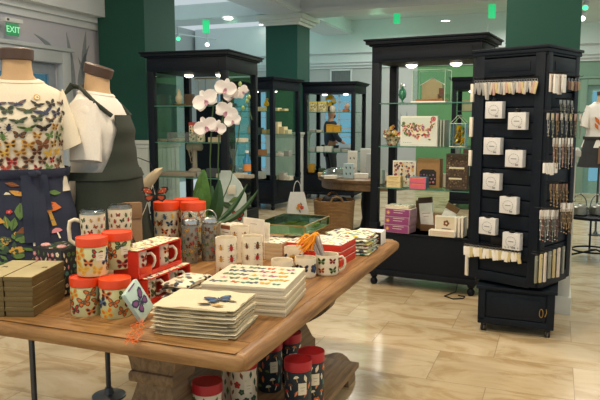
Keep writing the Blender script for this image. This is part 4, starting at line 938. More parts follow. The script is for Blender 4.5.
G().tube([b0 - Vector((0, 0, .02)), scrp(211, 200), scrp(210, 160), scrp(212, 120), scrp(214, 100), scrp(222, 88, -.02), scrp(232, 78, -.04)], .0042, 8).build('flower_stem', STEM, t)
G().tube([b0 + Vector((.01, 0, -.02)), scrp(219, 200), scrp(218, 165), scrp(219, 135), scrp(224, 112), scrp(222, 100, -.02)], .004, 8).build('flower_stem', STEM, t)
G().tube([b0 + Vector((.015, .01, -.02)), scrp(231, 180, .04), scrp(238, 140, .05), scrp(241, 112, .04), scrp(247, 100, .03), scrp(252, 120, .03)], .003, 8).build('flower_stem', STEM, t)
def petalmesh(g, R_, c, L, wd_, ang_, cup=.2, mi=0):
    def f(u, v):
        h = wd_ * sin(pi * min(1, v * .85 + .1)) ** .6; x = (u - .5) * h; y = L * v; z = cup * L * (v * v) * .5 + .25 * abs(x)
        return Vector(c) + R_ @ Vector((x * cos(ang_) - y * sin(ang_), x * sin(ang_) + y * cos(ang_), z))
    g.grid(f, 6, 6, mi, .0015)
rng = random.Random(8)
FL = [(206, 101, 1.35, .5), (226, 89, 1.2, -.2), (232, 95, .9, .3), (226, 112, 1.2, -.5), (206, 127, 1.2, .4), (217, 128, .95, -.3), (233, 121, .9, .2), (243, 92, .75, .8)]
for i, (px, py, s, tl) in enumerate(FL):
    c = scrp(px, py, -.05 + .012 * (i % 4)); n_ = Vector((rng.uniform(-.45, .35), -1, rng.uniform(-.2, .2))).normalized(); R_ = n_.to_track_quat('Z', 'Y').to_matrix(); g = G(); L = .052 * s
    for k in range(3): petalmesh(g, R_, c - n_ * .002, L * 1.0, L * .62, tl + 2 * pi * k / 3)
    for k in (-1, 1): petalmesh(g, R_, c + n_ * .002, L * 1.15, L * 1.25, tl + k * 1.35)
    petalmesh(g, R_, c + n_ * .004, L * .45, L * .4, tl + pi, .9, 1); g.lathe([(.0, 0), (L * .1, L * .05), (L * .08, L * .2), (0, L * .25)], c=c, seg=8, mi=1, R=R_, cap=False)
    g.build('flower', [PETAL, LIP], t)
for px, py in ((249, 97), (247, 101), (243, 108), (240, 84)): G().lathe([(0, -.016), (.009, -.008), (.011, .002), (.006, .012), (0, .016)], c=scrp(px, py, 0), seg=10, cap=False).build('flower_bud', M('#8aa05a', .5, name='orchid_bud'), t)
gb = W(1.92, 1.03, TZ); t = thing('gift_bag', 'pale blue-grey gift bag with a red butterfly and green leaves beside the orchid', 'bag', gb, faceyaw(gb) + pi / 2 - .1)
g = G(); BAGM = M('#b7c6c2', .6, var=.04, name='pale_blue_paper'); rg = []
for z, sx, sy, dx in ((0, .085, .045, 0), (.12, .09, .04, 0), (.26, .088, .02, .0), (.34, .07, .01, -.015), (.42, .03, .004, -.04)): rg.append([Vector((dx + sx * a, sy * b, z)) for a, b in ((-1, -1), (1, -1), (1, 1), (-1, 1))])
g.loft(rg, 0, smooth=False); f = lambda a, b, o: Vector((a, -.0455 + .005 * min(b, .12) / .12 + .143 * max(0, b - .12) - o * 3 - .001, b))
stamp(g, f, 'bf', st('black', 'red'), .035, .13, .04, -.2); stamp(g, f, 'lf', st('dkgreen', 'green'), -.03, .2, .05, 1.1); stamp(g, f, 'lf', st('green', 'dkgreen'), .02, .235, .045, -1.2); stamp(g, f, 'lf', st('green', 'dkgreen'), -.045, .09, .045, .4); stamp(g, f, 'bf', st('green', 'dkgreen'), -.035, .04, .03)
g.build('paper_bag', inks(BAGM), t); G().box((.0, -.031, .30), (.05, .003, .06), 0, .001).build('sticker', M('#dcd6c2', .6, name='cream_sticker'), t)
# ================================================================== GLAZED CABINETS
SHZ = (.90, 1.27, 1.65)
class Cab: pass
def cabinet(label, corner, rz, Wd, D, which='left', H=2.2, base=.5, glass=True, closed_back=False, lamps=2, power=6, lightcol=(1, .95, .86), doors=True):
    """corner = outer front-left (or front-right) point of the body on the floor"""
    c = Cab(); r = Vector((cos(rz), sin(rz), 0)); b = Vector((-sin(rz), cos(rz), 0)); corner = Vector((corner[0], corner[1], 0))
    o = corner + r * (Wd / 2 if which == 'left' else -Wd / 2) + b * D / 2; c.o, c.r, c.b, c.W, c.D, c.rz = o, r, b, Wd, D, rz
    t = thing('display_cabinet', label, 'cabinet', o, rz, None); c.t = t; p = .07
    g = G()
    for z0, z1, e in ((H - .2, H - .06, .0), (H - .06, H - .045, .02), (H - .045, H - .015, .045), (H - .015, H, .06)): g.box((0, 0, (z0 + z1) / 2), (Wd + 2 * e, D + 2 * e, z1 - z0), 0, .003)
    for sy in (-1, 1): g.box((0, sy * (D / 2 + .004), H - .13), (Wd - .16, .006, .09), 0, .002)
    g.build('crown', BLACK, t)
    for sx in (-1, 1):
        for sy in (-1, 1):
            x, y = sx * (Wd / 2 - p / 2), sy * (D / 2 - p / 2)
            G().box((x, y, (base + H - .2) / 2), (p, p, H - .2 - base), 0, .006).box((x, y, base + .05), (p + .012, p + .012, .06), 0, .004).build('post', BLACK, t)
            G().lathe([(.02, 0), (.026, .008), (.034, .03), (.03, .05), (.018, .062), (.03, .075), (.034, .09), (.034, .1)], c=(x, y, 0), seg=20).build('turned_foot', BLACK, t)
    g = G().box((0, 0, .1 + (base - .1) / 2), (Wd, D, base - .1), 0, .004).box((0, 0, .125), (Wd + .025, D + .025, .05), 0, .006).box((0, 0, base - .01), (Wd + .02, D + .02, .02), 0, .004)
    g.build('base_cupboard', BLACK, t)
    for sx in ((-1, 1) if doors else ()):
        G().box((sx * Wd * .235, -D / 2 - .006, base * .5 + .07), (Wd * .43, .014, base - .24), 0, .004).box((sx * Wd * .235, -D / 2 - .014, base * .5 + .07), (Wd * .33, .006, base - .33), 0, .003).build('base_door', BLACK, t)
    for sx in (-1, 1):
        G().box((sx * (Wd / 2 + .004), 0, base * .5 + .07), (.008, D * .7, base - .28), 0, .003).build('side_panel', BLACK, t)
    for z in SHZ:
        s = G().box((0, 0, z - .005), (Wd - .03, D - .03, .008)).build('glass_shelf', GSHELF, t)
        g = G()
        for y in (-(D - .03) / 2,): g.box((0, y, z - .005), (Wd - .14, .002, .0085))
        g.build('shelf_edge', GEDGE, s)
    if glass:
        for sx in (-1, 1): G().box((sx * (Wd / 2 - .03), 0, (base + H - .2) / 2), (.005, D - .14, H - .2 - base)).build('side_glass', GLASS, t)
    for k in range(lamps):
        x = (k - (lamps - 1) / 2) * Wd * .42
        l = G().lathe([(.058, -.012), (.062, -.002), (.062, 0)], c=(x, 0, H - .2), seg=24).build('lamp_ring', CHROME, t)
        G().lathe([(.01, -.036), (.03, -.032), (.045, -.022), (.05, -.0125)], c=(x, 0, H - .2), seg=24).build('lamp_lens', LAMP, l)
        q = o + r * x; area((q.x, q.y, H - .222), .09, power, lightcol)
    return c
def at(c, px, yl, z):
    """point of the cabinet's own plane at local depth yl, level z, seen at column px"""
    k = (px - 300) / 655.0; q = c.o + c.b * yl         # q + r*s satisfies X = k*Y
    s = (k * q.y - q.x) / (c.r.x - k * c.r.y); v = q + c.r * s; v.z = z; return v
mc = cabinet('tall black open display cabinet in the middle right, two lit lamps under its crown', (.635, 5.85), radians(-28), .96, .52, 'left', power=5, doors=False, glass=False)
lc = cabinet('black glass display cabinet on the left behind the orchid', (-.745, 6.66), radians(-17), .90, .90, 'right', power=6)
c2 = cabinet('black glass display cabinet behind the left one, lit against the green column', (-.44, 10.75), radians(-30), .9, .9, 'right', power=6)
c3 = cabinet('black glass display cabinet at the far back, with yellow flowers on its top shelf', (1.00, 12.0), radians(-19), 1.0, .9, 'right', power=6)
c4 = cabinet('black display cabinet far behind the middle one, half hidden by the slatted tower', (2.52, 10.9), radians(-20), .95, .9, 'left', power=8)

t = thing('backdrop_cupboard', 'plain black cupboard added as dark backdrop between the left glass cabinet and the second one', 'cupboard', (-1.22, 9.5, 0), radians(-20))  # added cupboard: darkens the view through the left glass cabinet
G().box((0, 0, .88), (.42, .4, 1.64), 0, .004).box((0, 0, 1.72), (.46, .44, .04), 0, .004).build('cupboard_body', BLACK, t); G().box((0, 0, .04), (.38, .36, .08)).build('plinth', BLACK, t)
for x in (-.1, .1): G().box((x, -.204, .88), (.19, .012, 1.5), 0, .003).build('cupboard_door', BLACK, t)
def pbox(name, label, cat, loc, d, rz, side, top=None, grp=None, front=None, ft=None, band=None):
    """a box-shaped packet: body, printed front (ft: stamps), optional band"""
    t = thing(name, label, cat, loc, rz, grp)
    g = G().box((0, 0, d[2] / 2), d, 0, min(.002, min(d) * .1)); g.build('box_body', side, t)
    if top: G().box((0, 0, d[2] + .0004), (d[0] - .004, d[1] - .004, .0008)).build('box_top', top, t)
    if front:
        g = G().box((0, -d[1] / 2 - .0006, d[2] / 2), (d[0] * .92, .001, d[2] * .9), 0)
        if ft: ft(g, planemap((0, -d[1] / 2 - .0012, d[2] / 2), (1, 0, 0), (0, 0, 1), (0, -1, 0)), d)
        g.build('front_panel', inks(front), t)
    if band: G().box((0, 0, d[2] * .5), (d[0] + .002, d[1] + .002, d[2] * band[1])).build('paper_band', band[0], t)
    return t
def lines(n, col='grey', x0=-.35, x1=.35):
    def f(g, fm_, d):
        for k in range(n):
            y = d[2] * (.3 - .6 * k / max(1, n)); pts = [fm_(d[0] * x0, y, .0005), fm_(d[0] * x1 * (1 - .3 * (k % 2)), y, .0005), fm_(d[0] * x1 * (1 - .3 * (k % 2)), y + d[2] * .05, .0005), fm_(d[0] * x0, y + d[2] * .05, .0005)]; g.add(pts, [[0, 1, 2, 3]], IX[col])
    return f
# ---- middle cabinet: on the base
PURP = M('#8e3f78', .45, name='purple_card'); KRAFT = M('#a47c52', .75, var=.08, name='kraft_card'); KRD = M('#7d5c3c', .75, name='dark_kraft')
def ftp(g, f, d):
    lines(2, 'white', -.15, .3)(g, f, d); stamp(g, f, 'fl', st('gold', 'cream'), -d[0] * .36, 0, d[2] * .3)
zb = .502
for k in range(3):
    pbox('puzzle_box', f'purple puzzle box, {["bottom", "middle", "top"][k]} of the stack of three on the base of the middle cabinet', 'box', at(mc, 402, -.19 + .0, zb + .072 * k) + mc.r * .004 * k, (.24, .17, .07), mc.rz - .06, M('#a5839a', .5, name='mauve_card'), CARD, 'purple puzzle boxes', PURP, ftp)
pbox('flat_box', 'cream patterned flat box lying on top of the purple puzzle boxes', 'box', at(mc, 402, -.18, zb + .217), (.22, .15, .022), mc.rz - .03, BKW, PT2)
pbox('kraft_box', 'brown kraft box standing behind the purple puzzle boxes', 'box', at(mc, 425, .09, zb), (.11, .1, .26), mc.rz, KRD, KRAFT)
def tiltcard(label, px, yl, h, w, tilt, body, top):
    t = thing('tall_card_bag', label, 'bag', at(mc, px, yl, zb), mc.rz, None); Rm = Matrix.Rotation(tilt, 3, 'Y')
    g = G().box(Rm @ Vector((0, 0, h / 2 + .03)), (w, .035, h), 0, .002, R=Rm); g.build('sleeve', body, t); G().box(Rm @ Vector((0, 0, h + .03 - .02)), (w + .003, .04, .05), R=Rm).build('top_band', top, t)
    G().box((0, 0, .03), (w + .02, .06, .06), 0, .003).build('card_foot', KRD, t)
    g = G(); g.box(Rm @ Vector((0, -.0185, h * .6)), (w * .6, .001, .004), R=Rm).box(Rm @ Vector((0, -.0185, h * .5)), (w * .4, .001, .004), R=Rm); g.build('print_line', LINE, t)
tiltcard('white card bag with dark brown top leaning left, in the middle cabinet', 431, -.03, .27, .12, -.12, WHITE, M('#3f2b20', .6, name='dark_brown_band')); tiltcard('kraft card bag with white label leaning right, in the middle cabinet', 443, -.06, .24, .11, .45, WHITE, KRD)
pbox('kraft_box', 'plain kraft box under the leaning card bags in the middle cabinet', 'box', at(mc, 441, .02, zb), (.12, .09, .16), mc.rz, KRAFT, KRAFT)
def ftr(g, f, d): stamp(g, f, 'fl', st('brown', 'cream'), .0, .02, d[2] * .2); lines(1, 'grey', -.2, .2)(g, lambda a, b, o: f(a, b - d[2] * .5, o), d)
pbox('white_gift_box', 'standing white box with a small brown emblem at the right of the middle cabinet base', 'box', at(mc, 450, -.15, zb + .001), (.2, .05, .165), mc.rz, WHITE, None, None, BKW, ftr)
pbox('white_flat_box', 'flat white lettered box in front of the standing white box, middle cabinet', 'box', at(mc, 446, -.235, zb), (.23, .085, .05), mc.rz, WHITE, CARD, None, BKW, lines(2, 'pink'))
for k in range(3): pbox('white_book', f'upright white booklet, {["left", "middle", "right"][k]} of three at the right end of the middle cabinet base', 'book', at(mc, 460.5 + 3.4 * k, -.19, zb), (.019, .13, .165 + .004 * k), mc.rz, CARD, None, 'upright white booklets')
# ---- shelf at .90
z9 = SHZ[0]
FANP = printed('retro_portrait_print', '#d9cbbb', ['#a33a42', '#3a4a5a', '#4d3a33', '#d4a05a', '#7f4a60', '#e6dccb'], 42, .5)
for k in range(2): pbox('soap_box', f'{["lower", "upper"][k]} small cream box with dotted front at the left of the second shelf, middle cabinet', 'box', at(mc, 396, -.2, z9 + .052 * k + .0005), (.13, .08, .05), mc.rz + .03, M('#cdbd8a', .6, name='straw_card'), None, 'small straw-coloured boxes', M('#d6c795', .6, name='straw_front'), lines(2, 'brown'))
pbox('portrait_box', 'patterned red and grey portrait box standing behind the small straw boxes', 'box', at(mc, 406, -.08, z9), (.215, .05, .235), mc.rz, WHITE, None, None, FANP)
PNK = M('#d9627a', .5, name='pink_card'); BLU = M('#6f8fae', .5, name='blue_card')
for k in range(2): pbox('pink_box', f'{["lower", "upper"][k]} pink box with blue right end on the second shelf, middle cabinet', 'box', at(mc, 420.5, -.2, z9 + .052 * k + .0005), (.15, .09, .05), mc.rz + .05 * k, BLU, None, 'pink and blue boxes', PNK, lines(1, 'yellow'))
def ftk(g, f, d):
    g.add([f(-d[0] * .36, -d[2] * .4, .0006), f(d[0] * .36, -d[2] * .4, .0006), f(d[0] * .36, d[2] * .05, .0006), f(d[0] * .25, d[2] * .13, .0006), f(-d[0] * .25, d[2] * .13, .0006), f(-d[0] * .36, d[2] * .05, .0006)], [list(range(6))], IX['black'])
    scatter(g, lambda a, b, o: f(a, b, o + .0008), (-d[0] * .32, d[0] * .32), (-d[2] * .37, 0), 5, 3, .012, ['dot', 'fl'], [st('pink', 'grey'), st('grey', 'red'), st('purple', 'white')], random.Random(4))
pbox('kraft_gift_bag', 'kraft box with a dark arched window on the second shelf, middle cabinet', 'box', at(mc, 431, -.05, z9), (.215, .09, .26), mc.rz - .05, KRAFT, None, None, KRAFT, ftk)
CHOC = printed('chocolate_pack', '#4b3a30', ['#6d5642', '#8a7050', '#3a2c24', '#5c463a'], 60, .45)
pbox('brown_pack', 'tall dark brown pack on the second shelf beside the slatted tower', 'box', at(mc, 459, -.1, z9), (.19, .06, .31), mc.rz, M('#54423a', .6, name='brown_pack_side'), None, None, CHOC, lambda g, f, d: lines(2, 'cream')(g, lambda a, b, o: f(a, b - d[2] * .22, o), d))
for k, (px, yl) in enumerate(((447, .05), (450, .12))): pbox('white_trinket_box', ['small white box behind the kraft window box', 'second small white box behind the kraft window box'][k], 'box', at(mc, px, yl, z9), (.06, .06, .12 - .03 * k), mc.rz, CARD)
pbox('blue_tube_box', 'small pale box at the left end of the second shelf, middle cabinet', 'box', at(mc, 381, .1, z9), (.07, .07, .13), mc.rz, M('#a9b3b0', .6, name='pale_grey_card'))
# ---- shelf at 1.27
z12 = SHZ[1]
def ftmap(g, f, d):
    US = [(-.43, .27), (-.2, .25), (-.02, .24), (.12, .2), (.2, .12), (.27, .16), (.36, .26), (.42, .31), (.44, .22), (.38, .12), (.36, .0), (.30, -.1), (.34, -.28), (.30, -.3), (.25, -.18), (.08, -.2), (.0, -.34), (-.08, -.22), (-.2, -.18), (-.36, -.12), (-.45, .05)]
    g.add([f(x * d[0], y * d[2], .0004) for x, y in US], [list(range(len(US)))], IX['cream'])
    rng = random.Random(11); n = 0
    while n < 90:
        x, y = rng.uniform(-.45, .44), rng.uniform(-.34, .3); inside = False; j = len(US) - 1
        for i in range(len(US)):
            if (US[i][1] > y) != (US[j][1] > y) and x < (US[j][0] - US[i][0]) * (y - US[i][1]) / (US[j][1] - US[i][1]) + US[i][0]: inside = not inside
            j = i
        if inside: stamp(g, lambda a, b, o: f(a, b, o + .0006 + .00002 * n), rng.choice(['fl', 'lf', 'dot']), st(rng.choice(['pink', 'green', 'grey', 'purple', 'gold', 'brown', 'green', 'pink', 'red']), rng.choice(['cream', 'green', 'grey'])), x * d[0], y * d[2], rng.uniform(.011, .019), rng.uniform(0, 6)); n += 1
    stamp(g, f, 'gr', st('red', 'pink'), .39 * d[0], .4 * d[2], .022); stamp(g, f, 'fl', st('red', 'pink'), .33 * d[0], .3 * d[2], .012)
    for k in range(5): stamp(g, f, 'dot', st('teal', 'teal'), (-.4 + .05 * k) * d[0], -.38 * d[2], .006)
pbox('map_puzzle_box', 'white boxed puzzle with a colourful floral map, on the third shelf of the middle cabinet', 'box', at(mc, 419.5, -.12, z12), (.335, .04, .265), mc.rz, WHITE, None, None, M('#dfe3dc', .5, var=.01, name='puzzle_front'), ftmap)
CLB = glassm('clear_box_plastic', '#e6efe8', .12)
for k in range(3): tag(G().box((0, 0, .115), (.012, .16, .23), 0, .002).build('clear_sleeve', M('#aeb5ac', .35, name='sleeve_grey'), None, at(mc, 440.5 + 3 * k, -.05, z12), mc.rz), f'grey-green upright sleeve, {["left", "middle", "right"][k]} of three right of the map puzzle', 'folder', 'upright sleeves by the map puzzle')
bq = thing('paper_bouquet', 'striped paper-wrapped flower bundle left of the map puzzle', 'bouquet', at(mc, 393, -.06, z12), mc.rz)
g = G(); rng = random.Random(3)
for k in range(16):
    a = rng.uniform(0, 2 * pi); r_ = rng.uniform(.0, .07); z = rng.uniform(.05, .15); c = Vector((r_ * cos(a) * 1.1, r_ * sin(a) * .8, z + .02)); R_ = Vector((cos(a) * .6, -.8, .5)).normalized().to_track_quat('Z', 'Y').to_matrix()
    for j in range(5): petalmesh(g, R_, c, .028, .026, 2 * pi * j / 5, .4, rng.choice([0, 1, 2, 3, 4]))
g.build('petals', [M('#b58a72', .6, name='dusty_petal'), INK['red'], INK['green'], INK['cream'], INK['gold']], bq); g = G().lathe([(.045, 0), (.06, .05), (.075, .07)], seg=14); g.build('wrapping', printed('stripe_wrap', '#cbb79c', ['#4a5a40', '#a03a3a', '#e8dfc8'], 40, .5), bq)
# glass lantern with gold star ornament
ln = thing('glass_lantern', 'clear glass house-shaped lantern with golden ornament at the right of the third shelf', 'lantern', at(mc, 459.5, -.05, z12), mc.rz + .05); g = G(); a_, h1, h2 = .065, .2, .27
for x in (-a_, a_):
    for y in (-a_, a_): g.tube([(x, y, 0), (x, y, h1)], .003, 6)
for y in (-a_, a_): g.tube([(-a_, y, h1), (a_, y, h1)], .003, 6); g.tube([(-a_, y, 0), (a_, y, 0)], .003, 6)
for x in (-a_, a_): g.tube([(x, -a_, h1), (x, a_, h1)], .003, 6); g.tube([(x, -a_, 0), (x, a_, 0)], .003, 6); g.tube([(x, -a_, h1), (0, -a_, h2)], .003, 6); g.tube([(x, a_, h1), (0, a_, h2)], .003, 6)
g.tube([(0, -a_, h2), (0, a_, h2)], .003, 6); g.build('lantern_frame', M('#d7dcd2', .4, .2, name='pale_metal'), ln)
g = G()
for x in (-a_, a_): g.box((x, 0, h1 / 2), (.002, 2 * a_, h1))
g.box((0, a_, h1 / 2), (2 * a_, .002, h1)); g.build('lantern_glass', CLB, ln)
g = G(); GOLD = M('#e2b21e', .25, .6, name='gold_foil')
for k in range(10):
    rng = random.Random(k); c = Vector((rng.uniform(-.03, .03), rng.uniform(-.03, .03), .03 + .015 * k)); R_ = Matrix.Rotation(rng.uniform(0, 3), 3, 'Z') @ Matrix.Rotation(rng.uniform(0, 3), 3, 'X'); g.box(c, (.035, .012, .04), 0, .003, R=R_)
g.build('gold_ornament', GOLD, ln)
# ---- shelf at 1.65
z16 = SHZ[2]; o = at(mc, 431, -.06, z16); cs = thing('acrylic_case', 'clear acrylic display case holding a wooden scene on the top shelf of the middle cabinet', 'display case', o, mc.rz); W_, D_, H_ = .29, .2, .27
g = G()
for x in (-W_ / 2, W_ / 2):
    for y in (-D_ / 2, D_ / 2): g.box((x, y, H_ / 2 + .012), (.004, .004, H_))
for y in (-D_ / 2, D_ / 2): g.box((0, y, H_ + .012), (W_, .004, .004))
for x in (-W_ / 2, W_ / 2): g.box((x, 0, H_ + .012), (.004, D_, .004))
g.build('case_edges', M('#cfe0d2', .3, name='acrylic_edge'), cs)
g = G()
for x in (-W_ / 2, W_ / 2): g.box((x, 0, H_ / 2 + .012), (.002, D_ - .01, H_ - .01))
for y in (-D_ / 2, D_ / 2): g.box((0, y, H_ / 2 + .012), (W_ - .01, .002, H_ - .01))
g.build('acrylic_panel', glassm('acrylic', '#f6fbf7', .02), cs); G().box((0, 0, .006), (W_ + .02, D_ + .02, .012), 0, .002).build('case_base', WHITE, cs)
sn = thing('miniature_house', 'miniature beige house with gabled roof inside the acrylic case', 'model house', o + Vector((0, 0, .0125)), mc.rz)
PB = M('#d9bf94', .6, name='pine_panel'); g = G().box((-.005, .03, .085), (.18, .02, .13), 0).prism([(-.09, .15), (.09, .15), (0, .2)], .02, 0, Matrix(((1, 0, 0, -.005), (0, 0, 1, .02), (0, 1, 0, 0), (0, 0, 0, 1)))); g.build('house_front', PB, sn)
G().box((0, 0, .01), (.24, .16, .02), 0, .002).build('wooden_floor', M('#a3663c', .5, name='orange_wood'), sn); g = G().tube([(-.11, .018, .145), (0, .018, .205), (.11, .018, .145)], .004, 6); g.build('roof_edge', WHITE, sn)
g = G()
for x in (.04, .075):
    for y in (-.04, -.005): g.box((x, y, .04), (.006, .006, .045))
g.box((.058, -.022, .055), (.045, .045, .008)).box((.058, -.002, .085), (.045, .006, .06)); tag(g.build('miniature_chair', M('#8b4f2c', .5, name='brown_wood'), None, o + Vector((.03, 0, .0125)), mc.rz), 'tiny brown wooden chair inside the acrylic case', 'chair')
o = at(mc, 402, -.02, z16); bd = thing('glass_ornament', 'green and clear glass bird ornament on the top shelf, left of the acrylic case', 'ornament', o, mc.rz)
G().lathe([(.025, 0), (.028, .006), (.008, .012), (.008, .03), (.03, .05), (.036, .08), (.03, .115), (.012, .14), (.004, .16)], seg=18).build('glass_body', M('#4f9a78', .12, .3, name='green_glass', coat=.5), bd); g = G().lathe([(.0, .0), (.012, .01), (.018, .025), (.01, .04), (0, .05)], c=(-.012, 0, .13), seg=12, cap=False).tube([(-.012, 0, .175), (.02, 0, .165), (.035, 0, .14)], [.008, .006, .001], 8); g.build('clear_top', M('#c9d4cf', .15, .3, name='pale_glass'), bd)

# ================================================================== LEFT CABINET GOODS
HANG = BRASS
o = at(lc, 206, .0, SHZ[2]); js = thing('jewellery_stand', 'gold T-bar necklace stand with hanging chains in the top of the left cabinet', 'jewellery stand', o, lc.rz)
g = G().lathe([(.06, 0), (.06, .008), (.008, .012)], seg=20).tube([(0, 0, .01), (0, 0, .3)], .006, 8).tube([(-.13, 0, .3), (.13, 0, .3)], .006, 8); g.build('stand', BRASS, js)
g = G(); rng = random.Random(1)
for k in range(9): x = -.12 + .03 * k; h = rng.uniform(.08, .24); g.tube([(x, -.002, .3), (x + .003, -.008, .3 - h), (x + .009, -.002, .3)], .0016, 5); g.lathe([(0, -.01), (.007, 0), (0, .01)], c=(x + .003, -.009, .3 - h), seg=8, cap=False)
g.build('necklaces', M('#c9b27a', .35, .7, name='gold_chain'), js)
cp = printed('red_top_pack', '#d9cdb2', ['#4a6a3a', '#b5402e', '#2f3a30', '#d8b060'], 50, .5)
for k in range(2):
    t = pbox('tea_box', ['patterned box with red top on the middle shelf of the left cabinet, the left one', 'patterned box with red top on the middle shelf of the left cabinet, the right one'][k], 'box', at(lc, 193 + 7.5 * k, -.25, z12), (.07, .06, .2), lc.rz, M('#d9cdb2', .6, name='tan_card'), None, 'red-topped patterned boxes', cp, None); G().box((0, 0, .19), (.0725, .0625, .03)).build('red_band', M('#b5402e', .5, name='brick_red'), t)
for k, (px, yl, w_, h_, c_) in enumerate(((168, -.2, .2, .025, '#8d8672'), (178, -.1, .1, .03, '#c9c1aa'), (215, -.3, .12, .05, '#b7a988'), (222, -.2, .08, .07, '#8a6a4a'), (242, -.2, .1, .04, '#cfc8b5'))):
    pbox('shelf_box', ['flat grey box at the left end of the middle shelf, left cabinet', 'low cream box behind the flat grey one, left cabinet', 'low tan box right of the orchid flowers, left cabinet', 'small brown box on the middle shelf, left cabinet', 'low cream box at the right end of the middle shelf, left cabinet'][k], 'box', at(lc, px, yl, z12), (w_, .1, h_), lc.rz, M(c_, .6))
pm = thing('figurine', 'small cream bird figurine in a dish on the upper left shelf, left cabinet', 'figurine', at(lc, 179.5, -.28, SHZ[2]), lc.rz)
G().lathe([(.03, 0), (.07, .012), (.075, .02), (.068, .018)], seg=20).build('dish', BRASS, pm); G().lathe([(.01, .015), (.035, .05), (.038, .09), (.02, .13), (.022, .15), (.004, .175)], seg=14).build('bird_body', M('#b9b193', .5, name='old_ivory'), pm)
pbox('shelf_box', 'brown patterned box on the top shelf, left cabinet', 'box', at(lc, 190, .15, SHZ[2]), (.09, .08, .14), lc.rz, M('#6d5238', .6)); pbox('shelf_box', 'orange-brown box between the posts on the top shelf, left cabinet', 'box', at(lc, 196, .2, SHZ[2]), (.06, .06, .09), lc.rz, M('#a86f3c', .6))
# glass tray edge & grey T shaped stand
tag(G().box((0, 0, .05), (.36, .004, .1)).box((-.18, .1, .05), (.004, .2, .1)).build('glass_tray', CLB, None, at(lc, 182, -.36, z12 + .001), lc.rz), 'clear glass tray standing on the middle shelf of the left cabinet, at its left', 'tray')
t = thing('bracelet_stand', 'grey T-bar bracelet stand on the lower shelf of the left cabinet', 'jewellery stand', at(lc, 194, -.24, z9 + .0445), lc.rz); GV = M('#8f867a', .9, name='grey_velvet')
G().lathe([(.07, 0), (.075, .01), (.06, .03), (.03, .045)], seg=22).lathe([(.026, .045), (.024, .26)], seg=16).build('stand', GV, t); G().lathe([(.035, -.085), (.042, -.075), (.042, .075), (.035, .085)], c=(0, 0, .27), R=Matrix.Rotation(pi / 2, 3, 'Y'), seg=18).build('t_bar', GV, t)
g = G()
for k in range(5): g.tube([(-.06 + .012 * k, .047 * cos(q), .28 - .02 - .06 * (k % 3) * max(0, -sin(q)) + .047 * sin(q)) for q in [2 * pi * j / 14 for j in range(14)]], .0035, 6, closed=True)
g.build('bracelets', M('#a79c8c', .4, .4, name='silver_beads'), t)
tag(G().box((0, 0, .022), (.42, .2, .044), 0, .006).build('display_board', M('#8c8272', .8, name='taupe_board'), None, at(lc, 181, -.24, z9), lc.rz), 'long taupe display board at the left of the lower shelf, left cabinet', 'board')
for k, (px, h_, c_) in enumerate(((203, .05, '#8e8b86'), (212, .09, '#3b4045'), (222, .04, '#bdb6a4'), (240, .05, '#b8b2a0'), (247, .035, '#97907e'))): pbox('jewellery_box', ['small grey box right of the bracelet stand, left cabinet', 'dark box beside the orchid stems on the lower shelf, left cabinet', 'low cream box on the lower shelf, left cabinet', 'low cream box at the right of the lower shelf, left cabinet', 'flat taupe box at the right end of the lower shelf, left cabinet'][k], 'box', at(lc, px, -.3, z9), (.12, .09, h_), lc.rz, M(c_, .6))
bt = thing('blue_bottle', 'bright blue bottle with an orange label in the right side of the left cabinet', 'bottle', at(lc, 246.5, -.1, z9), lc.rz); G().lathe([(.04, 0), (.043, .01), (.043, .17), (.02, .21), (.018, .25)], seg=22).build('bottle', M('#2c7fb0', .2, name='bright_blue', coat=.4), bt); G().lathe([(.0435, .06), (.0435, .13)], seg=22, cap=False).build('bottle_label', M('#d98a3c', .5, name='orange_label'), bt); G().lathe([(.02, .25), (.02, .275)], seg=16).build('cap', WHITE, bt)
for k, px in enumerate((168, 178, 200, 230)): pbox('base_box', ['grey box on the base of the left cabinet, leftmost', 'pale box on the base of the left cabinet, second', 'tan box on the base of the left cabinet, third', 'dark box on the base of the left cabinet, rightmost'][k], 'box', at(lc, px, -.2, .502), (.14, .12, .07 + .02 * k), lc.rz, M(['#8a8a84', '#c3bca8', '#a08a68', '#3c4044'][k], .6))

# ================================================================== FAR CABINETS' GOODS: many small cream and tan packets
def fill(c, where, z, items, yl=-.25):
    for k, (px, w_, h_, col, nm, desc) in enumerate(items):
        pbox(nm, f'{desc} on {where}', 'box' if nm.endswith('box') else nm.split('_')[-1], at(c, px, yl + .02 * (k % 3), z), (w_, .12, h_), c.rz, M(col, .6), CARD if h_ < .06 else None)
fill(c2, 'the top shelf of the second left cabinet', SHZ[2], [(262, .12, .07, '#cfc08a', 'cream_box', 'cream box leftmost'), (278, .08, .05, '#d8cc9e', 'cream_box', 'low cream box mid-right'), (284, .1, .035, '#b9b27e', 'cream_box', 'flat olive-cream box at the right')])
yv = thing('yellow_bird', 'bright yellow bird ornament on the top shelf of the second left cabinet', 'ornament', at(c2, 266.5, -.2, SHZ[2] + .07), c2.rz); G().lathe([(.0, 0), (.04, .02), (.05, .05), (.03, .09), (0, .11)], seg=16, cap=False).build('bird_body', M('#e6b81c', .5, name='bright_yellow'), yv); G().tube([(.0, 0, .1), (.03, -.01, .13), (.05, -.015, .12)], [.022, .02, .002], 8).build('bird_head', M('#e6b81c', .5, name='bright_yellow'), yv)
fill(c2, 'the second shelf of the second left cabinet', z12, [(251, .08, .12, '#c9b9a8', 'cream_box', 'pale pink box far left'), (260, .07, .1, '#3f4a45', 'dark_box', 'dark small box'), (266, .09, .07, '#b8a06a', 'cream_box', 'tan box beside the centre post'), (277.5, .09, .2, '#d8cba6', 'cream_box', 'tall cream box with brown motif'), (283, .11, .12, '#cdbf8e', 'cream_box', 'straw box at the right'), (288, .08, .07, '#c3c29a', 'cream_box', 'greenish low box at the right end')])
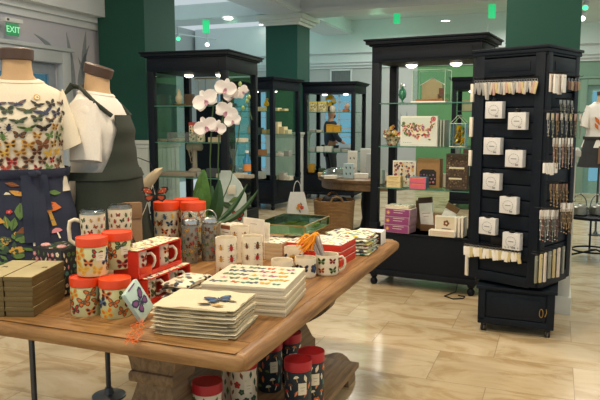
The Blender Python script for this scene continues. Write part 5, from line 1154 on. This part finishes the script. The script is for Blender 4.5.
fill(c2, 'the third shelf of the second left cabinet', z9, [(252, .1, .06, '#9a9484', 'grey_box', 'grey low box far left'), (262, .12, .1, '#b87a50', 'orange_box', 'orange-brown box'), (277, .1, .08, '#aaa79c', 'grey_box', 'grey box mid'), (281, .14, .05, '#d6d1c2', 'white_box', 'flat white box upper'), (288, .1, .09, '#8f9088', 'grey_box', 'grey taller box right')])
fill(c2, 'the base of the second left cabinet', .502, [(252, .1, .1, '#b5b0a2', 'white_box', 'white box far left'), (261, .12, .12, '#cfcabc', 'white_box', 'white square box'), (277, .1, .08, '#bcb49c', 'tan_box', 'tan box mid'), (283, .1, .12, '#a8a496', 'grey_box', 'upright grey box'), (289, .1, .07, '#cdc7b4', 'white_box', 'low cream box right')])
# far cabinet
CRM = printed('flower_tin_print', '#d8cd9c', ['#a8985c', '#8a7f4a', '#c9bb78', '#f0e6c0', '#6f6a3c'], 40, .5)
for k in range(2): t = pbox('flower_box', ['cream box printed with blooms on the top shelf of the far cabinet, left', 'cream box printed with blooms on the far cabinet top shelf, nearer the yellow flowers'][k], 'box', at(c3, 314 + 9 * k, -.25, SHZ[2]), (.155, .12, .19), c3.rz, M('#cfc38e', .6), None, 'bloom-printed cream boxes', CRM); G().box((0, 0, .18), (.158, .124, .025)).build('lid_band', M('#e2d264', .6, name='soft_yellow'), t)
fb = thing('flower_vase', 'vase of yellow and cream flowers on the top shelf of the far cabinet', 'flower arrangement', at(c3, 332.5, -.2, SHZ[2]), c3.rz); G().lathe([(.04, 0), (.055, .04), (.05, .1), (.035, .12)], seg=18).build('vase', M('#dcd6c4', .4, name='cream_ceramic'), fb)
for k in range(11):
    rng = random.Random(k + 30); a = rng.uniform(0, 6.28); rad = rng.uniform(0, .12); c = Vector((rad * cos(a), rad * sin(a) * .6, .16 + rng.uniform(0, .16) - rad * .3)); R_ = Vector((cos(a) * .5, -1, .5)).normalized().to_track_quat('Z', 'Y').to_matrix(); g = G()
    for j in range(6): petalmesh(g, R_, c, .05, .05, 2 * pi * j / 6, .6)
    for j in range(5): petalmesh(g, R_, c, .03, .03, 2 * pi * j / 5 + .4, 1.2)
    g.build('flower', [M('#e8c81e', .6, name='lemon_petal') if k % 3 != 1 else M('#eee3b4', .6, name='cream_petal')], fb)
G().tube([(0, 0, .1), (0, 0, .2)], .02, 6).build('stems', STEM, fb)
fill(c3, 'the top shelf of the far cabinet', SHZ[2], [(346, .1, .06, '#b06a3a', 'orange_box', 'orange-brown base box right of the flowers'), (344, .04, .04, '#caa48a', 'pink_box', 'tiny pink box in front of the flowers')])
tag(G().lathe([(.02, 0), (.05, .03), (.055, .06), (.03, .09), (.0, .1)], seg=16).build('cream_ornament', M('#ddb9a0', .6), None, at(c3, 347, -.23, SHZ[2] + .0605), 0), 'pale pink round ornament standing on the orange-brown box, far cabinet', 'ornament')
fill(c3, 'the second shelf of the far cabinet', z12, [(313, .12, .05, '#9a958c', 'grey_box', 'low grey box far left'), (320, .1, .04, '#c5b9a0', 'cream_box', 'low cream box')])
for k in range(2): pbox('amber_box', ['amber yellow box on the second shelf of the far cabinet, left', 'amber yellow box on the second shelf of the far cabinet, right'][k], 'box', at(c3, 330.5 + 7 * k, -.22, z12), (.13, .12, .15 - .01 * k), c3.rz, M('#cf9a28', .5, name='amber_card'), None, 'amber boxes', M('#d8a230', .5, name='amber_front'), lines(1, 'brown'))
fill(c3, 'the third shelf of the far cabinet', z9, [(313, .1, .08, '#a8aca6', 'grey_box', 'grey-green box far left'), (321, .14, .1, '#d8d5ca', 'white_box', 'white box with lettering, left'), (329, .14, .11, '#d3d0c4', 'white_box', 'white box with lettering, right'), (338, .12, .07, '#8f978f', 'grey_box', 'grey low box'), (346, .1, .05, '#a8a294', 'grey_box', 'flat grey-tan box right')])
fill(c3, 'the base of the far cabinet', .502, [(312, .1, .16, '#c9962c', 'amber_box', 'amber yellow box'), (322, .1, .08, '#3e4f36', 'green_box', 'dark green box'), (350, .1, .1, '#b9b4a4', 'white_box', 'white box at the right')])
# cabinet far right behind
fill(c4, 'the top shelf of the rearmost right cabinet', SHZ[2], [(470, .25, .18, '#b8b28a', 'cream_box', 'long cream box'), (485, .2, .12, '#c9b98c', 'cream_box', 'second cream box')])
fill(c4, 'the second shelf of the rearmost right cabinet', z12, [(470, .22, .1, '#4a3a30', 'brown_box', 'brown box')]); fill(c4, 'the third shelf of the rearmost right cabinet', z9, [(472, .24, .16, '#5c463a', 'brown_box', 'tall brown box'), (458, .1, .2, '#8a8f88', 'grey_box', 'grey box')])
# ================================================================== SLATTED TOWER
TC = Vector((1.60, 4.65, 0)); TRZ = radians(-45); TS = .50; T0, T1 = .36, 1.985
tw = thing('slatted_display_tower', 'dark blue-black slatted revolving display tower on a wheeled base, at the right', 'display stand', TC, TRZ)
g = G().box((0, 0, (T0 + T1) / 2), (TS - .05, TS - .05, T1 - T0 - .06))
g.build('core', BLACK2, tw)
for k in range(4):
    a = pi / 2 * k; R = Matrix.Rotation(a, 4, 'Z'); g = G(); g.T = R; n = 13; hh = (T1 - T0 - .26) / n
    for j in range(n): g.box((0, -TS / 2 + .012, T0 + .07 + hh * (j + .5)), (TS - .13, .022, hh - .009), 0, .003)
    for x in (-1, 1): g.box((x * (TS / 2 - .033), -TS / 2 + .0, (T0 + T1) / 2), (.066, .03, T1 - T0 - .02), 0, .004)
    g.box((0, -TS / 2, T1 - .13), (TS - .12, .026, .12), 0, .004).box((0, -TS / 2 - .01, T1 - .13), (TS - .2, .014, .06), 0, .003).box((0, -TS / 2 + .0, T0 + .035), (TS - .1, .028, .07), 0, .004)
    g.build('slatted_side', BLACK2, tw)
g = G()
for z0, z1, e in ((T1 - .06, T1 - .045, .010), (T1 - .045, T1 - .02, .02), (T1 - .02, T1, .03)): g.box((0, 0, (z0 + z1) / 2), (TS + 2 * e, TS + 2 * e, z1 - z0), 0, .004)
g.build('crown', BLACK2, tw)
g = G().lathe([(.15, .335), (.15, .355)], seg=24); g.build('turntable', BLACK2, tw)
brz = radians(-22) - TRZ; bs = .51; g = G(); g.T = Matrix.Rotation(brz, 4, 'Z')
g.box((0, 0, .2), (bs - .03, bs - .03, .22), 0, .004).box((0, 0, .325), (bs + .03, bs + .03, .022), 0, .006).box((0, 0, .085), (bs + .0, bs + .0, .05), 0, .008)
for x in (-1, 1):
    for y in (-1, 1): g.box((x * (bs / 2 - .025), y * (bs / 2 - .025), .2), (.05, .05, .23), 0, .006)
bsn = g.build('base_cupboard', BLACK2, tw)
g = G(); g.T = Matrix.Rotation(brz, 4, 'Z')
for y, sx in ((-1, 1),): g.box((0, -bs / 2 + .008, .205), (bs - .12, .016, .18), 0, .003).box((0, -bs / 2 + .0, .205), (bs - .18, .012, .12), 0, .003)
dr_ = g.build('base_door', BLACK2, tw)
g = G(); g.T = Matrix.Rotation(brz, 4, 'Z'); g.tube([(bs / 2 - .085 + .012 * cos(q), -bs / 2 - .012, .18 + .03 * sin(q)) for q in [2 * pi * j / 12 for j in range(12)]], .0025, 6, closed=True); g.tube([(bs / 2 - .055, -bs / 2 - .004, .21), (bs / 2 - .05, -bs / 2 - .02, .19), (bs / 2 - .06, -bs / 2 - .02, .16)], .003, 6); g.build('brass_ring_pull', BRASS, dr_)
for x in (-1, 1):
    for y in (-1, 1):
        g = G(); g.T = Matrix.Rotation(brz, 4, 'Z'); cx, cy = x * (bs / 2 - .04), y * (bs / 2 - .04)
        for d in (-.012, .012): g.lathe([(.024, -.007), (.027, -.004), (.027, .004), (.024, .007)], c=(cx + d, cy, .027), R=Matrix.Rotation(pi / 2, 3, 'Y'), seg=16)
        g.box((cx, cy, .05), (.03, .03, .022)); g.build('castor', M('#222326', .4, name='castor_black'), tw)
# faces: F = front left face of the tower, Rr = front right face
tx = Vector((cos(TRZ), sin(TRZ), 0)); ty = Vector((-sin(TRZ), cos(TRZ), 0))
class Fc: pass
FL_ = Fc(); FL_.o = TC + tx * -0 - ty * 0; 
# local -y face looks down-left towards the camera; local +x face looks to the right
def face_point(side, px, z, out):
    if side == 'L': q = TC - ty * (TS / 2 + .015 + out); r = tx
    else: q = TC + tx * (TS / 2 + .015 + out); r = ty
    k = (px - 300) / 655.0 ; s = (k * q.y - q.x) / (r.x - k * r.y); v = q + r * s; v.z = z; return v
def zat(px, py, v):      # level of the point above v's plan position that shows at py
    b = (200 - py) / F_; return CAMZ + v.y / (cos(PIT) + b * sin(PIT)) * (-sin(PIT) + b * cos(PIT))
SEAL = M('#dddedf', .5, name='pearl_card'); RING = M('#8e9092', .5, name='grey_ring_print')
where = ['top left', 'upper right, second', 'left, third', 'right, fourth', 'left, fifth', 'right, sixth', 'left, seventh', 'lowest right']
for k, (px, py) in enumerate(((495, 110), (518.5, 121), (494.5, 146), (517, 158.5), (495, 181.5), (513, 205), (492.5, 226), (517.5, 241))):
    v = face_point('L', px, 1.2, .03); v.z = zat(px, py, v)
    t = thing('boxed_bracelet', f'square white boxed bracelet hanging on the slatted tower, {where[k]} of the eight', 'jewellery box', v, TRZ, 'square white boxed bracelets')
    g = G().box((0, 0, 0), (.125, .05, .115), 0, .003); f = planemap((0, -.0255, 0), (1, 0, 0), (0, 0, 1), (0, -1, 0))
    nn = 16
    for j in range(nn): q = 2 * pi * j / nn; g.add([f(.034 * cos(q + d) * s, .032 * sin(q + d) * s - .002, .0006) for d, s in ((-.12, 1), (.12, 1), (.12, 1.12), (-.12, 1.12))], [[0, 1, 2, 3]], 1)
    g.add([f(-.02, -.004, .0006), f(.02, -.004, .0006), f(.02, .002, .0006), f(-.02, .002, .0006)], [[0, 1, 2, 3]], 1); g.add([f(.012, -.047, .0006), f(.034, -.047, .0006), f(.034, -.036, .0006), f(.012, -.036, .0006)], [[0, 1, 2, 3]], 1)
    g.build('box_body', [SEAL, RING, INK['pink']], t)
    G().box((-.0, -.012, .066), (.03, .03, .012), 0, .002).tube([(0, .03, .075), (0, -.02, .075), (0, -.03, .083)], .0025, 6).build('hook', WIRE, t)
def hanging(name, label, cat, side, px, py_top, hpx, wm, matl, grp, kind='card', out=.02, seed=0, dep=.012):
    v = face_point(side, px, 1.2, out); zt = zat(px, py_top, v); zb_ = zat(px, py_top + hpx, v); h = zt - zb_; v.z = zt; rz = TRZ if side == 'L' else TRZ + pi / 2
    t = thing(name, label, cat, v, rz, grp); rng = random.Random(seed)
    G().tube([(0, out + .01, .012), (0, -.02, .012), (0, -.028, .02)], .002, 6).build('hook', WIRE, t)
    if kind == 'card':
        g = G().box((0, 0, -h * .5), (wm, dep, h), 0, .001); g.box((0, -dep / 2 - .0005, -h * .15), (wm * .6, .001, h * .05), 1); g.build('backing_card', [matl[0], matl[1]], t)
    elif kind == 'chain':
        g = G().box((0, 0, -h * .14), (wm, .003, h * .28), 0, .0005); g.build('backing_card', matl[0], t); g = G()
        for s in (-.3, .3): g.tube([(wm * s, -.003, -h * .2), (wm * s * 1.1, -.005, -h * .6), (0, -.005, -h * rng.uniform(.72, 1))], .002, 5)
        
        for j in range(5): zz_ = -h * (.35 + .15 * j) ; x_ = wm * .33 * (1 - .2 * j) * (1 if (j + seed) % 2 else -1); g.lathe([(0, -.007), (.0065, 0), (0, .007)], c=(x_, -.006, zz_), seg=7, cap=False)
        g.build('chain', matl[1], t)
    elif kind == 'key':
        g = G().tube([(.011 * cos(q), 0, -.012 + .011 * sin(q)) for q in [2 * pi * j / 10 for j in range(10)]], .0018, 5, closed=True); g.build('key_ring', CHROME, t)
        g = G().box((0, -.002, -.02 - h * .33), (wm, .006, h * .66), 0, .003, R=Matrix.Rotation(rng.uniform(-.25, .25), 3, 'Y')).box((0, .004, -.02 - h * .15), (wm * .8, .002, h * .35), 1); g.build('charm', [matl[0], matl[1]], t)
    return t
PEA = M('#cfc9bd', .4, .2, name='pearly_charm'); PKC = M('#c9a79a', .5, name='blush_charm'); SLV = M('#b9b8b4', .3, .6, name='silver_charm'); TNC = M('#a8906e', .5, .3, name='bronze_charm'); YC = M('#cdbf8f', .5, name='straw_charm'); GC = M('#8f958b', .4, .3, name='sage_charm')
for k in range(24):
    m_ = [(SLV, WHITE), (PEA, CARD), (PKC, WHITE), (YC, CARD), (PEA, WHITE)][k % 5 if k > 3 else 0]
    hanging('key_charm', 'pearly key charm hanging in the long row at the top of the slatted tower', 'keychain', 'L', 474.5 + 2.6 * k, 80.5 - .1 * k, 16 + (k * 5 % 4) + (9 if k in (4, 5) else 0), .018, m_, 'key charms in the top row', 'key', seed=k, out=.03)
for k in range(18):
    px = 469.5 + 3.25 * k; hanging('charm_pouch', 'white and straw charm pouch in the low row of the slatted tower', 'pouch', 'L', px, 243.5 + .4 * k, 13 + (k * 3 % 4), .026, [(WHITE, YC), (CARD, PEA), (YC, WHITE)][k % 3], 'charm pouches in the low row', 'key', seed=k + 40, out=.035)
tag(G().box((0, 0, 0), (.1, .004, .05), 0, .001).build('dark_label_holder', M('#0e1013', .3, name='gloss_black'), None, face_point('L', 502, 0, -.004) + Vector((0, 0, zat(502, 241, face_point('L', 502, 0, 0)))), TRZ), 'small black label holder above the low row of pouches on the tower', 'label holder')
# right face rows
LC1 = M('#d8cfc6', .6, name='linen_card'); BRC = M('#86655a', .6, name='brown_card'); 
def row(n, px0, px1, py, hp, wm, mats, name, label, cat, grp, kind, sd=0, outs=(.03,), dpy=.25):
    for k in range(n):
        px = px0 + (px1 - px0) * k / max(1, n - 1); hanging(name, label, cat, 'R', px, py - dpy * k, hp + (k * 7 % 3), wm, mats[k % len(mats)], grp, kind, outs[k % len(outs)], sd + k)
row(4, 550, 562, 74, 18, .05, [(LC1, PKC), (WHITE, LC1)], 'necklace_card', 'cream necklace card in the top row on the right side of the tower', 'necklace card', 'cream cards, top row right side', 'card', 1, (.03, .05), -.2)
row(4, 567, 577, 78, 13, .04, [(BRC, PKC), (TNC, BRC)], 'earring_card', 'brown earring card in the top row on the right side of the tower', 'earring card', 'brown cards, top row right side', 'key', 5, (.03, .06), -.2)
row(4, 560, 571, 100, 16, .035, [(SLV, GC), (GC, SLV)], 'silver_necklace', 'silver necklace in the second row on the right side of the tower', 'necklace', 'silver necklaces, second row', 'chain', 9, (.03, .05), -.2)
row(8, 548, 580, 113, 24, .035, [(LC1, SLV), (YC, GC), (PKC, TNC), (LC1, GC)], 'pendant_necklace', 'mixed pendant necklace in the third row on the right side of the tower', 'necklace', 'pendant necklaces, third row', 'chain', 13, (.03, .05), -.15)
row(7, 555, 573, 138, 30, .03, [(WHITE, PKC), (LC1, TNC), (WHITE, SLV)], 'bead_necklace', 'blush bead necklace on a white card in the fourth row, tower right side', 'necklace', 'blush necklaces, fourth row', 'chain', 21, (.03, .05, .07), 0)
row(4, 547, 558, 163, 10, .035, [(WHITE, CARD)], 'white_earring_card', 'small white earring card in the fifth row, tower right side', 'earring card', 'white earring cards, fifth row', 'card', 28, (.04,), 0)
row(6, 554, 570, 184, 22, .03, [(TNC, TNC), (BRC, TNC)], 'bronze_necklace', 'bronze leaf necklace in the sixth row, tower right side', 'necklace', 'bronze necklaces, sixth row', 'chain', 32, (.03, .05, .07), 0)
row(8, 545, 562, 210, 31, .028, [(WHITE, SLV), (LC1, BRC), (WHITE, GC)], 'charm_bracelet', 'charm bracelet on a white card in the seventh row, tower right side', 'bracelet', 'charm bracelets, seventh row', 'chain', 38, (.03, .05), 0)
row(5, 566, 576, 203, 30, .035, [(LC1, TNC), (WHITE, TNC)], 'gold_tassel_necklace', 'gold tassel necklace hanging farthest right on the tower', 'necklace', 'gold tassel necklaces', 'chain', 48, (.06, .09), 0)
row(7, 543, 570, 256, 27, .026, [(GC, PEA), (YC, GC), (LC1, SLV)], 'bookmark', 'slim bookmark in the lowest row, tower right side', 'bookmark', 'bookmarks in the lowest row', 'card', 55, (.03, .05), 1.6)
# white cards hanging off the hidden left edge of the tower
for k, (py, h) in enumerate(((84, 18), (117, 20), (150, 16), (252, 24))):
    v = face_point('L', 471.5, 1.2, -.03); v.z = zat(471, py + h / 2, v)
    tag(G().box((0, 0, 0), (.03, .012, h / 143), 0, .001).build('edge_card', CARD, None, v, TRZ - .4), f'narrow white card at the left edge of the slatted tower, {["uppermost", "second", "third", "lowest"][k]} of four', 'card', 'narrow cards at the tower edge')

# ================================================================== REAR OF THE SHOP
DKW = wood('dark_table_wood', '#4c3b2a', '#6b543a', '#85694a')
rt = thing('round_table', 'round brown wooden display table in front of the far cabinet', 'table', (.90, 8.6, 0), 0)
R_ = .63
G().lathe([(R_ - .03, .62), (R_ - .02, .63), (R_ - .015, .715), (R_ + .02, .72), (R_ + .03, .735), (R_ + .03, .755), (R_ + .015, .765)], seg=60).build('table_top', DKW, rt)
G().lathe([(.22, 0), (.24, .02), (.1, .08), (.07, .2), (.09, .4), (.07, .55), (.12, .62)], seg=28).build('pedestal', BLACK, rt)
def rtp(px, dy, z=.766): Y = 8.6 + dy; return Vector(((px - 300) / 655 * Y, Y, z))
t = thing('glass_dome', 'low clear glass dish cover on the round table', 'glassware', rtp(336, -.2), 0); g = G().lathe([(.17, 0), (.175, .05), (.14, .1), (.06, .125), (.02, .13)], seg=28, cap=False); g.build('dome', glassm('dome_glass', '#cfd8d2', .3), t); G().lathe([(.18, .0), (.2, .012), (.2, .02)], seg=28).build('plate', M('#c9cfca', .3, name='pale_plate'), t)
for k, (px, dy, d, col, lab, ft) in enumerate(((353, -.05, (.12, .08, .33), '#d9d7cd', 'tall white box printed with dark sprigs on the round table', True), (366, .0, (.13, .09, .36), '#c2c6c2', 'tall pale grey box on the round table, right of the sprigged box', False), (349, -.38, (.13, .05, .19), '#a8c4cc', 'small pale blue box with a dark figure at the front of the round table', True), (362, -.35, (.17, .1, .06), '#e2ded2', 'flat white box at the front right of the round table', False), (331, -.42, (.16, .1, .04), '#d6d0c2', 'flat white box at the front left of the round table', False), (343, .15, (.14, .1, .09), '#b8b9b2', 'grey box behind the glass dish on the round table', False), (372, -.2, (.12, .1, .3), '#aab2b2', 'grey upright box beside the cabinet post on the round table', False))):
    def sprig(g, f, d_): 
        for q in range(4): stamp(g, f, 'lf', st('black', 'grey'), (-.2 + .4 * (q % 2)) * d_[0], (.22 - .4 * (q // 2)) * d_[2], d_[0] * .16, .3)
    pbox('table_box', lab, 'box', rtp(px, dy), d, -.2, M(col, .6), None, 'goods on the round table', M(col, .6), sprig if ft else None)
pbox('tan_box', 'tan box at the left edge of the round table', 'box', rtp(322, -.1), (.1, .1, .05), 0, M('#b09a6a', .6), None)
# basket
WICK = bpy.data.materials.new('wicker'); WICK.use_nodes = True; nt = WICK.node_tree; b = nt.nodes['Principled BSDF']; b.inputs['Roughness'].default_value = .75
tc = nt.nodes.new('ShaderNodeTexCoord'); ch = nt.nodes.new('ShaderNodeTexBrick'); ch.inputs['Scale'].default_value = 14; ch.inputs['Color1'].default_value = hx('#8a673e'); ch.inputs['Color2'].default_value = hx('#a98452'); ch.inputs['Mortar'].default_value = hx('#4a331c'); ch.inputs['Mortar Size'].default_value = .05
mp = nt.nodes.new('ShaderNodeMapping'); mp.inputs['Rotation'].default_value = (pi / 2, 0, 0); nt.links.new(tc.outputs['Object'], mp.inputs['Vector']); nt.links.new(mp.outputs[0], ch.inputs['Vector']); nt.links.new(ch.outputs['Color'], b.inputs['Base Color'])
bk = thing('wicker_basket', 'brown woven wicker basket with handles on the floor under the round table', 'basket', (.43, 8.12, 0), 0)
g = G().lathe([(.21, 0), (.23, .01), (.245, .25), (.26, .48), (.265, .50), (.255, .51), (.245, .5), (.23, .25), (.2, .03), (.001, .03)], seg=44, cap=False); g.build('woven_body', WICK, bk)
for a in (-1.5, 1.6): G().tube([Vector((.255 * cos(a + .3 * cos(q)), .255 * sin(a + .3 * cos(q)), .49 + .08 * sin(q))) for q in [pi * j / 12 for j in range(13)]], .012, 8).build('handle', WICK, bk)
for k in range(5):
    rng = random.Random(k); o = fold(G(), .2, .16, .07, k, amp=.03).build('dark_cloth_bag', M('#1d1c20', .8, name='black_cloth'), None, Vector((.43 + rng.uniform(-.08, .08), 8.12 + rng.uniform(-.08, .08), .40 + .02 * k)), rng.uniform(0, 3)); tag(o, 'crumpled black cloth bag filling the wicker basket', 'bag', 'black cloth bags in the basket')
# white carrier bag
wb_ = thing('carrier_bag', 'white carrier bag printed with small orange flowers standing on the floor at the back', 'bag', (-.04, 9.4, 0), .1)
g = G(); g.loft([[Vector((sx * a, sy * b_, z)) for a, b_ in ((-1, -1), (1, -1), (1, 1), (-1, 1))] for z, sx, sy in ((0, .15, .08), (.2, .155, .07), (.38, .12, .03), (.46, .10, .012))], 0, smooth=False)
f = lambda a, b_, o: Vector((a, -.083 + .05 * b_ + .05 * max(0, b_ - .2) - o * 4 - .004, b_)); 
for a, z, s, k, cc in ((.02, .27, .035, 'fl', ('orange', 'gold')), (.06, .24, .035, 'fl', ('red', 'orange')), (.0, .235, .03, 'fl', ('gold', 'orange')), (.05, .29, .03, 'lf', ('green', 'dkgreen')), (.03, .19, .03, 'lf', ('grey', 'grey'))): stamp(g, f, k, st(*cc), a, z, s, .5)
g.build('paper_bag', inks(M('#d5d4cf', .6, name='bag_white')), wb_)
for y in (-.012, .012): G().tube([Vector((.055 * cos(q), y, .45 + .17 * sin(q))) for q in [pi * j / 12 for j in range(13)]], .005, 8).build('handle', M('#c9c8c2', .6, name='cord_white'), wb_)

# small round side table with mugs, at the right edge
st_ = thing('side_table', 'small round black metal side table at the right edge', 'side table', (3.17, 6.95, 0), 0)
G().lathe([(.30, .455), (.315, .46), (.315, .485), (.30, .49)], seg=44).build('table_top', BLACK, st_)
for k in range(3):
    a = radians(190 + 120 * k); G().tube([(.28 * cos(a), .28 * sin(a), 0), (.28 * cos(a), .28 * sin(a), .46)], .011, 10).build('leg', BLACK, st_)
G().lathe([(.2, .09), (.205, .1), (.2, .11)], seg=30, cap=False).tube([(.28 * cos(radians(190)), .28 * sin(radians(190)), .05), (.05, 0, .1), (.28 * cos(radians(310)), .28 * sin(radians(310)), .05)], .01, 8).tube([(.05, 0, .1), (.28 * cos(radians(70)), .28 * sin(radians(70)), .05)], .01, 8).build('cross_brace', BLACK, st_)
for k, (dx, lab) in enumerate(((-.18, 'left'), (.02, 'right'))):
    t = thing('steel_kettle', f'small grey steel kettle with hoop handle on the side table, the {lab} one', 'kettle', (3.17 + dx, 6.9, .4905), 0, 'kettles on the side table'); G().lathe([(.07, 0), (.085, .01), (.085, .09), (.06, .11), (.02, .115), (.01, .13)], seg=26).build('kettle_body', M('#8e9088', .3, .6, name='brushed_grey'), t); G().tube([Vector((.08 * cos(q), 0, .09 + .13 * sin(q))) for q in [pi * j / 12 for j in range(13)]], .006, 8).build('hoop_handle', M('#6d6f6c', .3, .6, name='dark_grey_metal'), t); G().tube([(-.08, 0, .05), (-.12, -.0, .08), (-.135, 0, .1)], [.014, .01, .007], 8).build('spout', M('#8e9088', .3, .6, name='brushed_grey'), t)
# white shelf unit behind it
ws = thing('white_shelf_unit', 'low white shelf unit with small boxes behind the slatted tower, at the right', 'shelf unit', W(6.3, -2.95), RT)
g = G()
for z in (.04, .42, .8, 1.14): g.box((0, 0, z), (.4, .9, .025))
for y in (-.44, .44): g.box((0, y, .58), (.4, .025, 1.14))
g.box((.19, 0, .58), (.02, .88, 1.12)); g.build('shelves', BEAD, ws)
for k, (y, z, d, col, lab) in enumerate(((-.2, .433, (.2, .2, .12), '#c2938c', 'dusty pink box on the white shelf unit'), (.1, .813, (.2, .2, .1), '#5fa09a', 'teal box on the white shelf unit'), (.1, .433, (.2, .2, .1), '#b7a998', 'beige box on the white shelf unit'), (.12, 1.153, (.25, .35, .14), '#e2e4dd', 'large white box on top of the white shelf unit'), (.12, 1.294, (.2, .3, .1), '#dfe0da', 'smaller white box topmost on the white shelf unit'))):
    q = ws.location + EU * -.05 + EW * y; pbox('shelf_box', lab, 'box', Vector((q.x, q.y, z)), (d[1], d[0], d[2]), RT - pi / 2, M(col, .6))
# third mannequin at the right edge
m3 = Vector((3.87, 8.4, 0)); mannequin('headless mannequin in white shirt and dark apron at the right edge', m3, 1.05, radians(-95))
def pr3(g):
    f = lambda a, b, o: bp_(b, a / .19, .030 + o + .05 * 0 + max(0, .45 - b) * .12)
    for a, z, s in ((-.09, .44, .06), (-.1, .37, .05), (.03, .4, .05), (-.03, .31, .04)): stamp(g, f, 'lf', st('orange', 'black'), a, z, s, .5)
tee('t_shirt', 'white t-shirt with orange leaf print on the mannequin at the right edge', m3, 1.05, radians(-95), .1, TEE2, .8, 15, pr3)
t, srf = apron('dark apron with brown pocket on the mannequin at the right edge', m3, 1.05, radians(-95), M('#2b2c2e', .8, name='black_apron_cloth'), [('skirt', -1.6, 1.6, -.15, .22, lambda v: 1)], .22, 22)
G().grid(lambda u, v: srf(-.3 + .8 * u, -.1 + .22 * v, .012), 8, 4, 0, .003).build('brown_pocket', M('#7a5a40', .7, name='brown_leather'), t)
# ------------------------------------------------------------------ shopper far behind the glass
pp = Vector((.66, 14.3, 0)); pr = thing('person', 'person with short dark hair and dark blue jacket seen through the far cabinet', 'person', pp, radians(20))
def skinned(name, verts, edges, rad, matl, parent, root=0, sub=2):
    me = bpy.data.meshes.new(name); me.from_pydata(verts, edges, []); o = bpy.data.objects.new(name, me); C.objects.link(o); o.parent = parent
    sk = o.modifiers.new('skin', 'SKIN'); me.skin_vertices.new() if not me.skin_vertices else None
    for i, r_ in enumerate(rad): me.skin_vertices[0].data[i].radius = r_ if isinstance(r_, tuple) else (r_, r_); me.skin_vertices[0].data[i].use_root = (i == root)
    s = o.modifiers.new('sub', 'SUBSURF'); s.levels = s.render_levels = sub; sk.use_smooth_shade = True; me.materials.append(matl); return o
SK = M('#a97c62', .6, name='skin')
V_ = [(0, 0, .95), (0, 0, 1.15), (0, 0, 1.35), (.01, 0, 1.47), (.02, 0, 1.53), (.03, 0, 1.60), (.035, 0, 1.68), (.02, 0, 1.74), (0, .19, 1.42), (.03, .24, 1.15), (.2, .2, 1.02), (.27, .18, 1.0), (0, -.19, 1.42), (.03, -.24, 1.15), (.2, -.2, 1.02), (.27, -.18, 1.0), (0, .1, .85), (.03, .11, .48), (0, .11, .08), (.14, .12, .04), (0, -.1, .85), (.05, -.11, .48), (-.03, -.11, .08), (.11, -.12, .04)]
E_ = [(0, 1), (1, 2), (2, 3), (3, 4), (4, 5), (5, 6), (6, 7), (2, 8), (8, 9), (9, 10), (10, 11), (2, 12), (12, 13), (13, 14), (14, 15), (0, 16), (16, 17), (17, 18), (18, 19), (0, 20), (20, 21), (21, 22), (22, 23)]
Rr_ = [(.12, .15), (.11, .14), (.12, .16), .06, .055, .085, .095, .06, .06, .045, .035, .03, .06, .045, .035, .03, .085, .055, .045, .035, .085, .055, .045, .035]
skinned('body', V_, E_, Rr_, SK, pr)
jv = [(0, 0, .88), (0, 0, 1.15), (0, 0, 1.36), (.0, 0, 1.45), (0, .19, 1.42), (.03, .245, 1.15), (.18, .2, 1.03), (0, -.19, 1.42), (.03, -.245, 1.15), (.18, -.2, 1.03)]
skinned('jacket', jv, [(0, 1), (1, 2), (2, 3), (2, 4), (4, 5), (5, 6), (2, 7), (7, 8), (8, 9)], [(.15, .18), (.135, .165), (.15, .19), .085, .078, .062, .052, .078, .062, .052], M('#1d2836', .8, name='navy_jacket'), pr)
skinned('trousers', [(0, 0, .9), (0, .1, .84), (.03, .11, .48), (0, .11, .1), (0, -.1, .84), (.05, -.11, .48), (-.03, -.11, .1)], [(0, 1), (1, 2), (2, 3), (0, 4), (4, 5), (5, 6)], [(.13, .15), .1, .072, .06, .1, .072, .06], M('#23262b', .8, name='dark_trousers'), pr)
g = G().loft([[Vector((.02 + r_ * 1.05 * cos(q) - .012, r_ * sin(q), z)) for q in [2 * pi * k / 20 for k in range(20)]] for r_, z in ((.098, 1.69), (.104, 1.72), (.098, 1.76), (.075, 1.795), (.03, 1.815))]); g.build('hair', M('#2a211c', .8, name='dark_hair'), pr)
G().loft([[Vector((.075 + .045 * cos(q) * r_, .055 * sin(q) * r_, z)) for q in [2 * pi * k / 14 for k in range(14)]] for r_, z in ((.3, 1.53), (1, 1.56), (1.1, 1.6), (.6, 1.62))]).build('beard', M('#2a211c', .8, name='dark_hair'), pr)
# cable at the cabinet's foot
g = G(); o = at(mc, 462, -.33, .006)
g.tube([o + Vector(v) for v in ((.08, .3, .05), (.02, .12, .01), (-.1, .02, 0), (-.05, -.07, 0), (.04, -.06, 0), (.07, .0, 0), (.02, .03, .002))], .005, 8); tag(g.build('power_cable', WIRE), 'black cable looped on the floor by the right foot of the middle cabinet', 'cable')

# ================================================================== CAMERA
cam = bpy.data.cameras.new('camera'); co = bpy.data.objects.new('camera', cam); C.objects.link(co); co.location = (0, 0, CAMZ); co.rotation_euler = (pi / 2 - PIT, 0, 0)
cam.sensor_width = 36; cam.lens = 36 * F_ / 600; sc.camera = co; cam.clip_start = .05
sc.view_settings.view_transform = 'Standard'; sc.view_settings.look = 'None'; sc.view_settings.gamma = 1; sc.view_settings.use_curve_mapping = False; sc.view_settings.exposure = EXPO
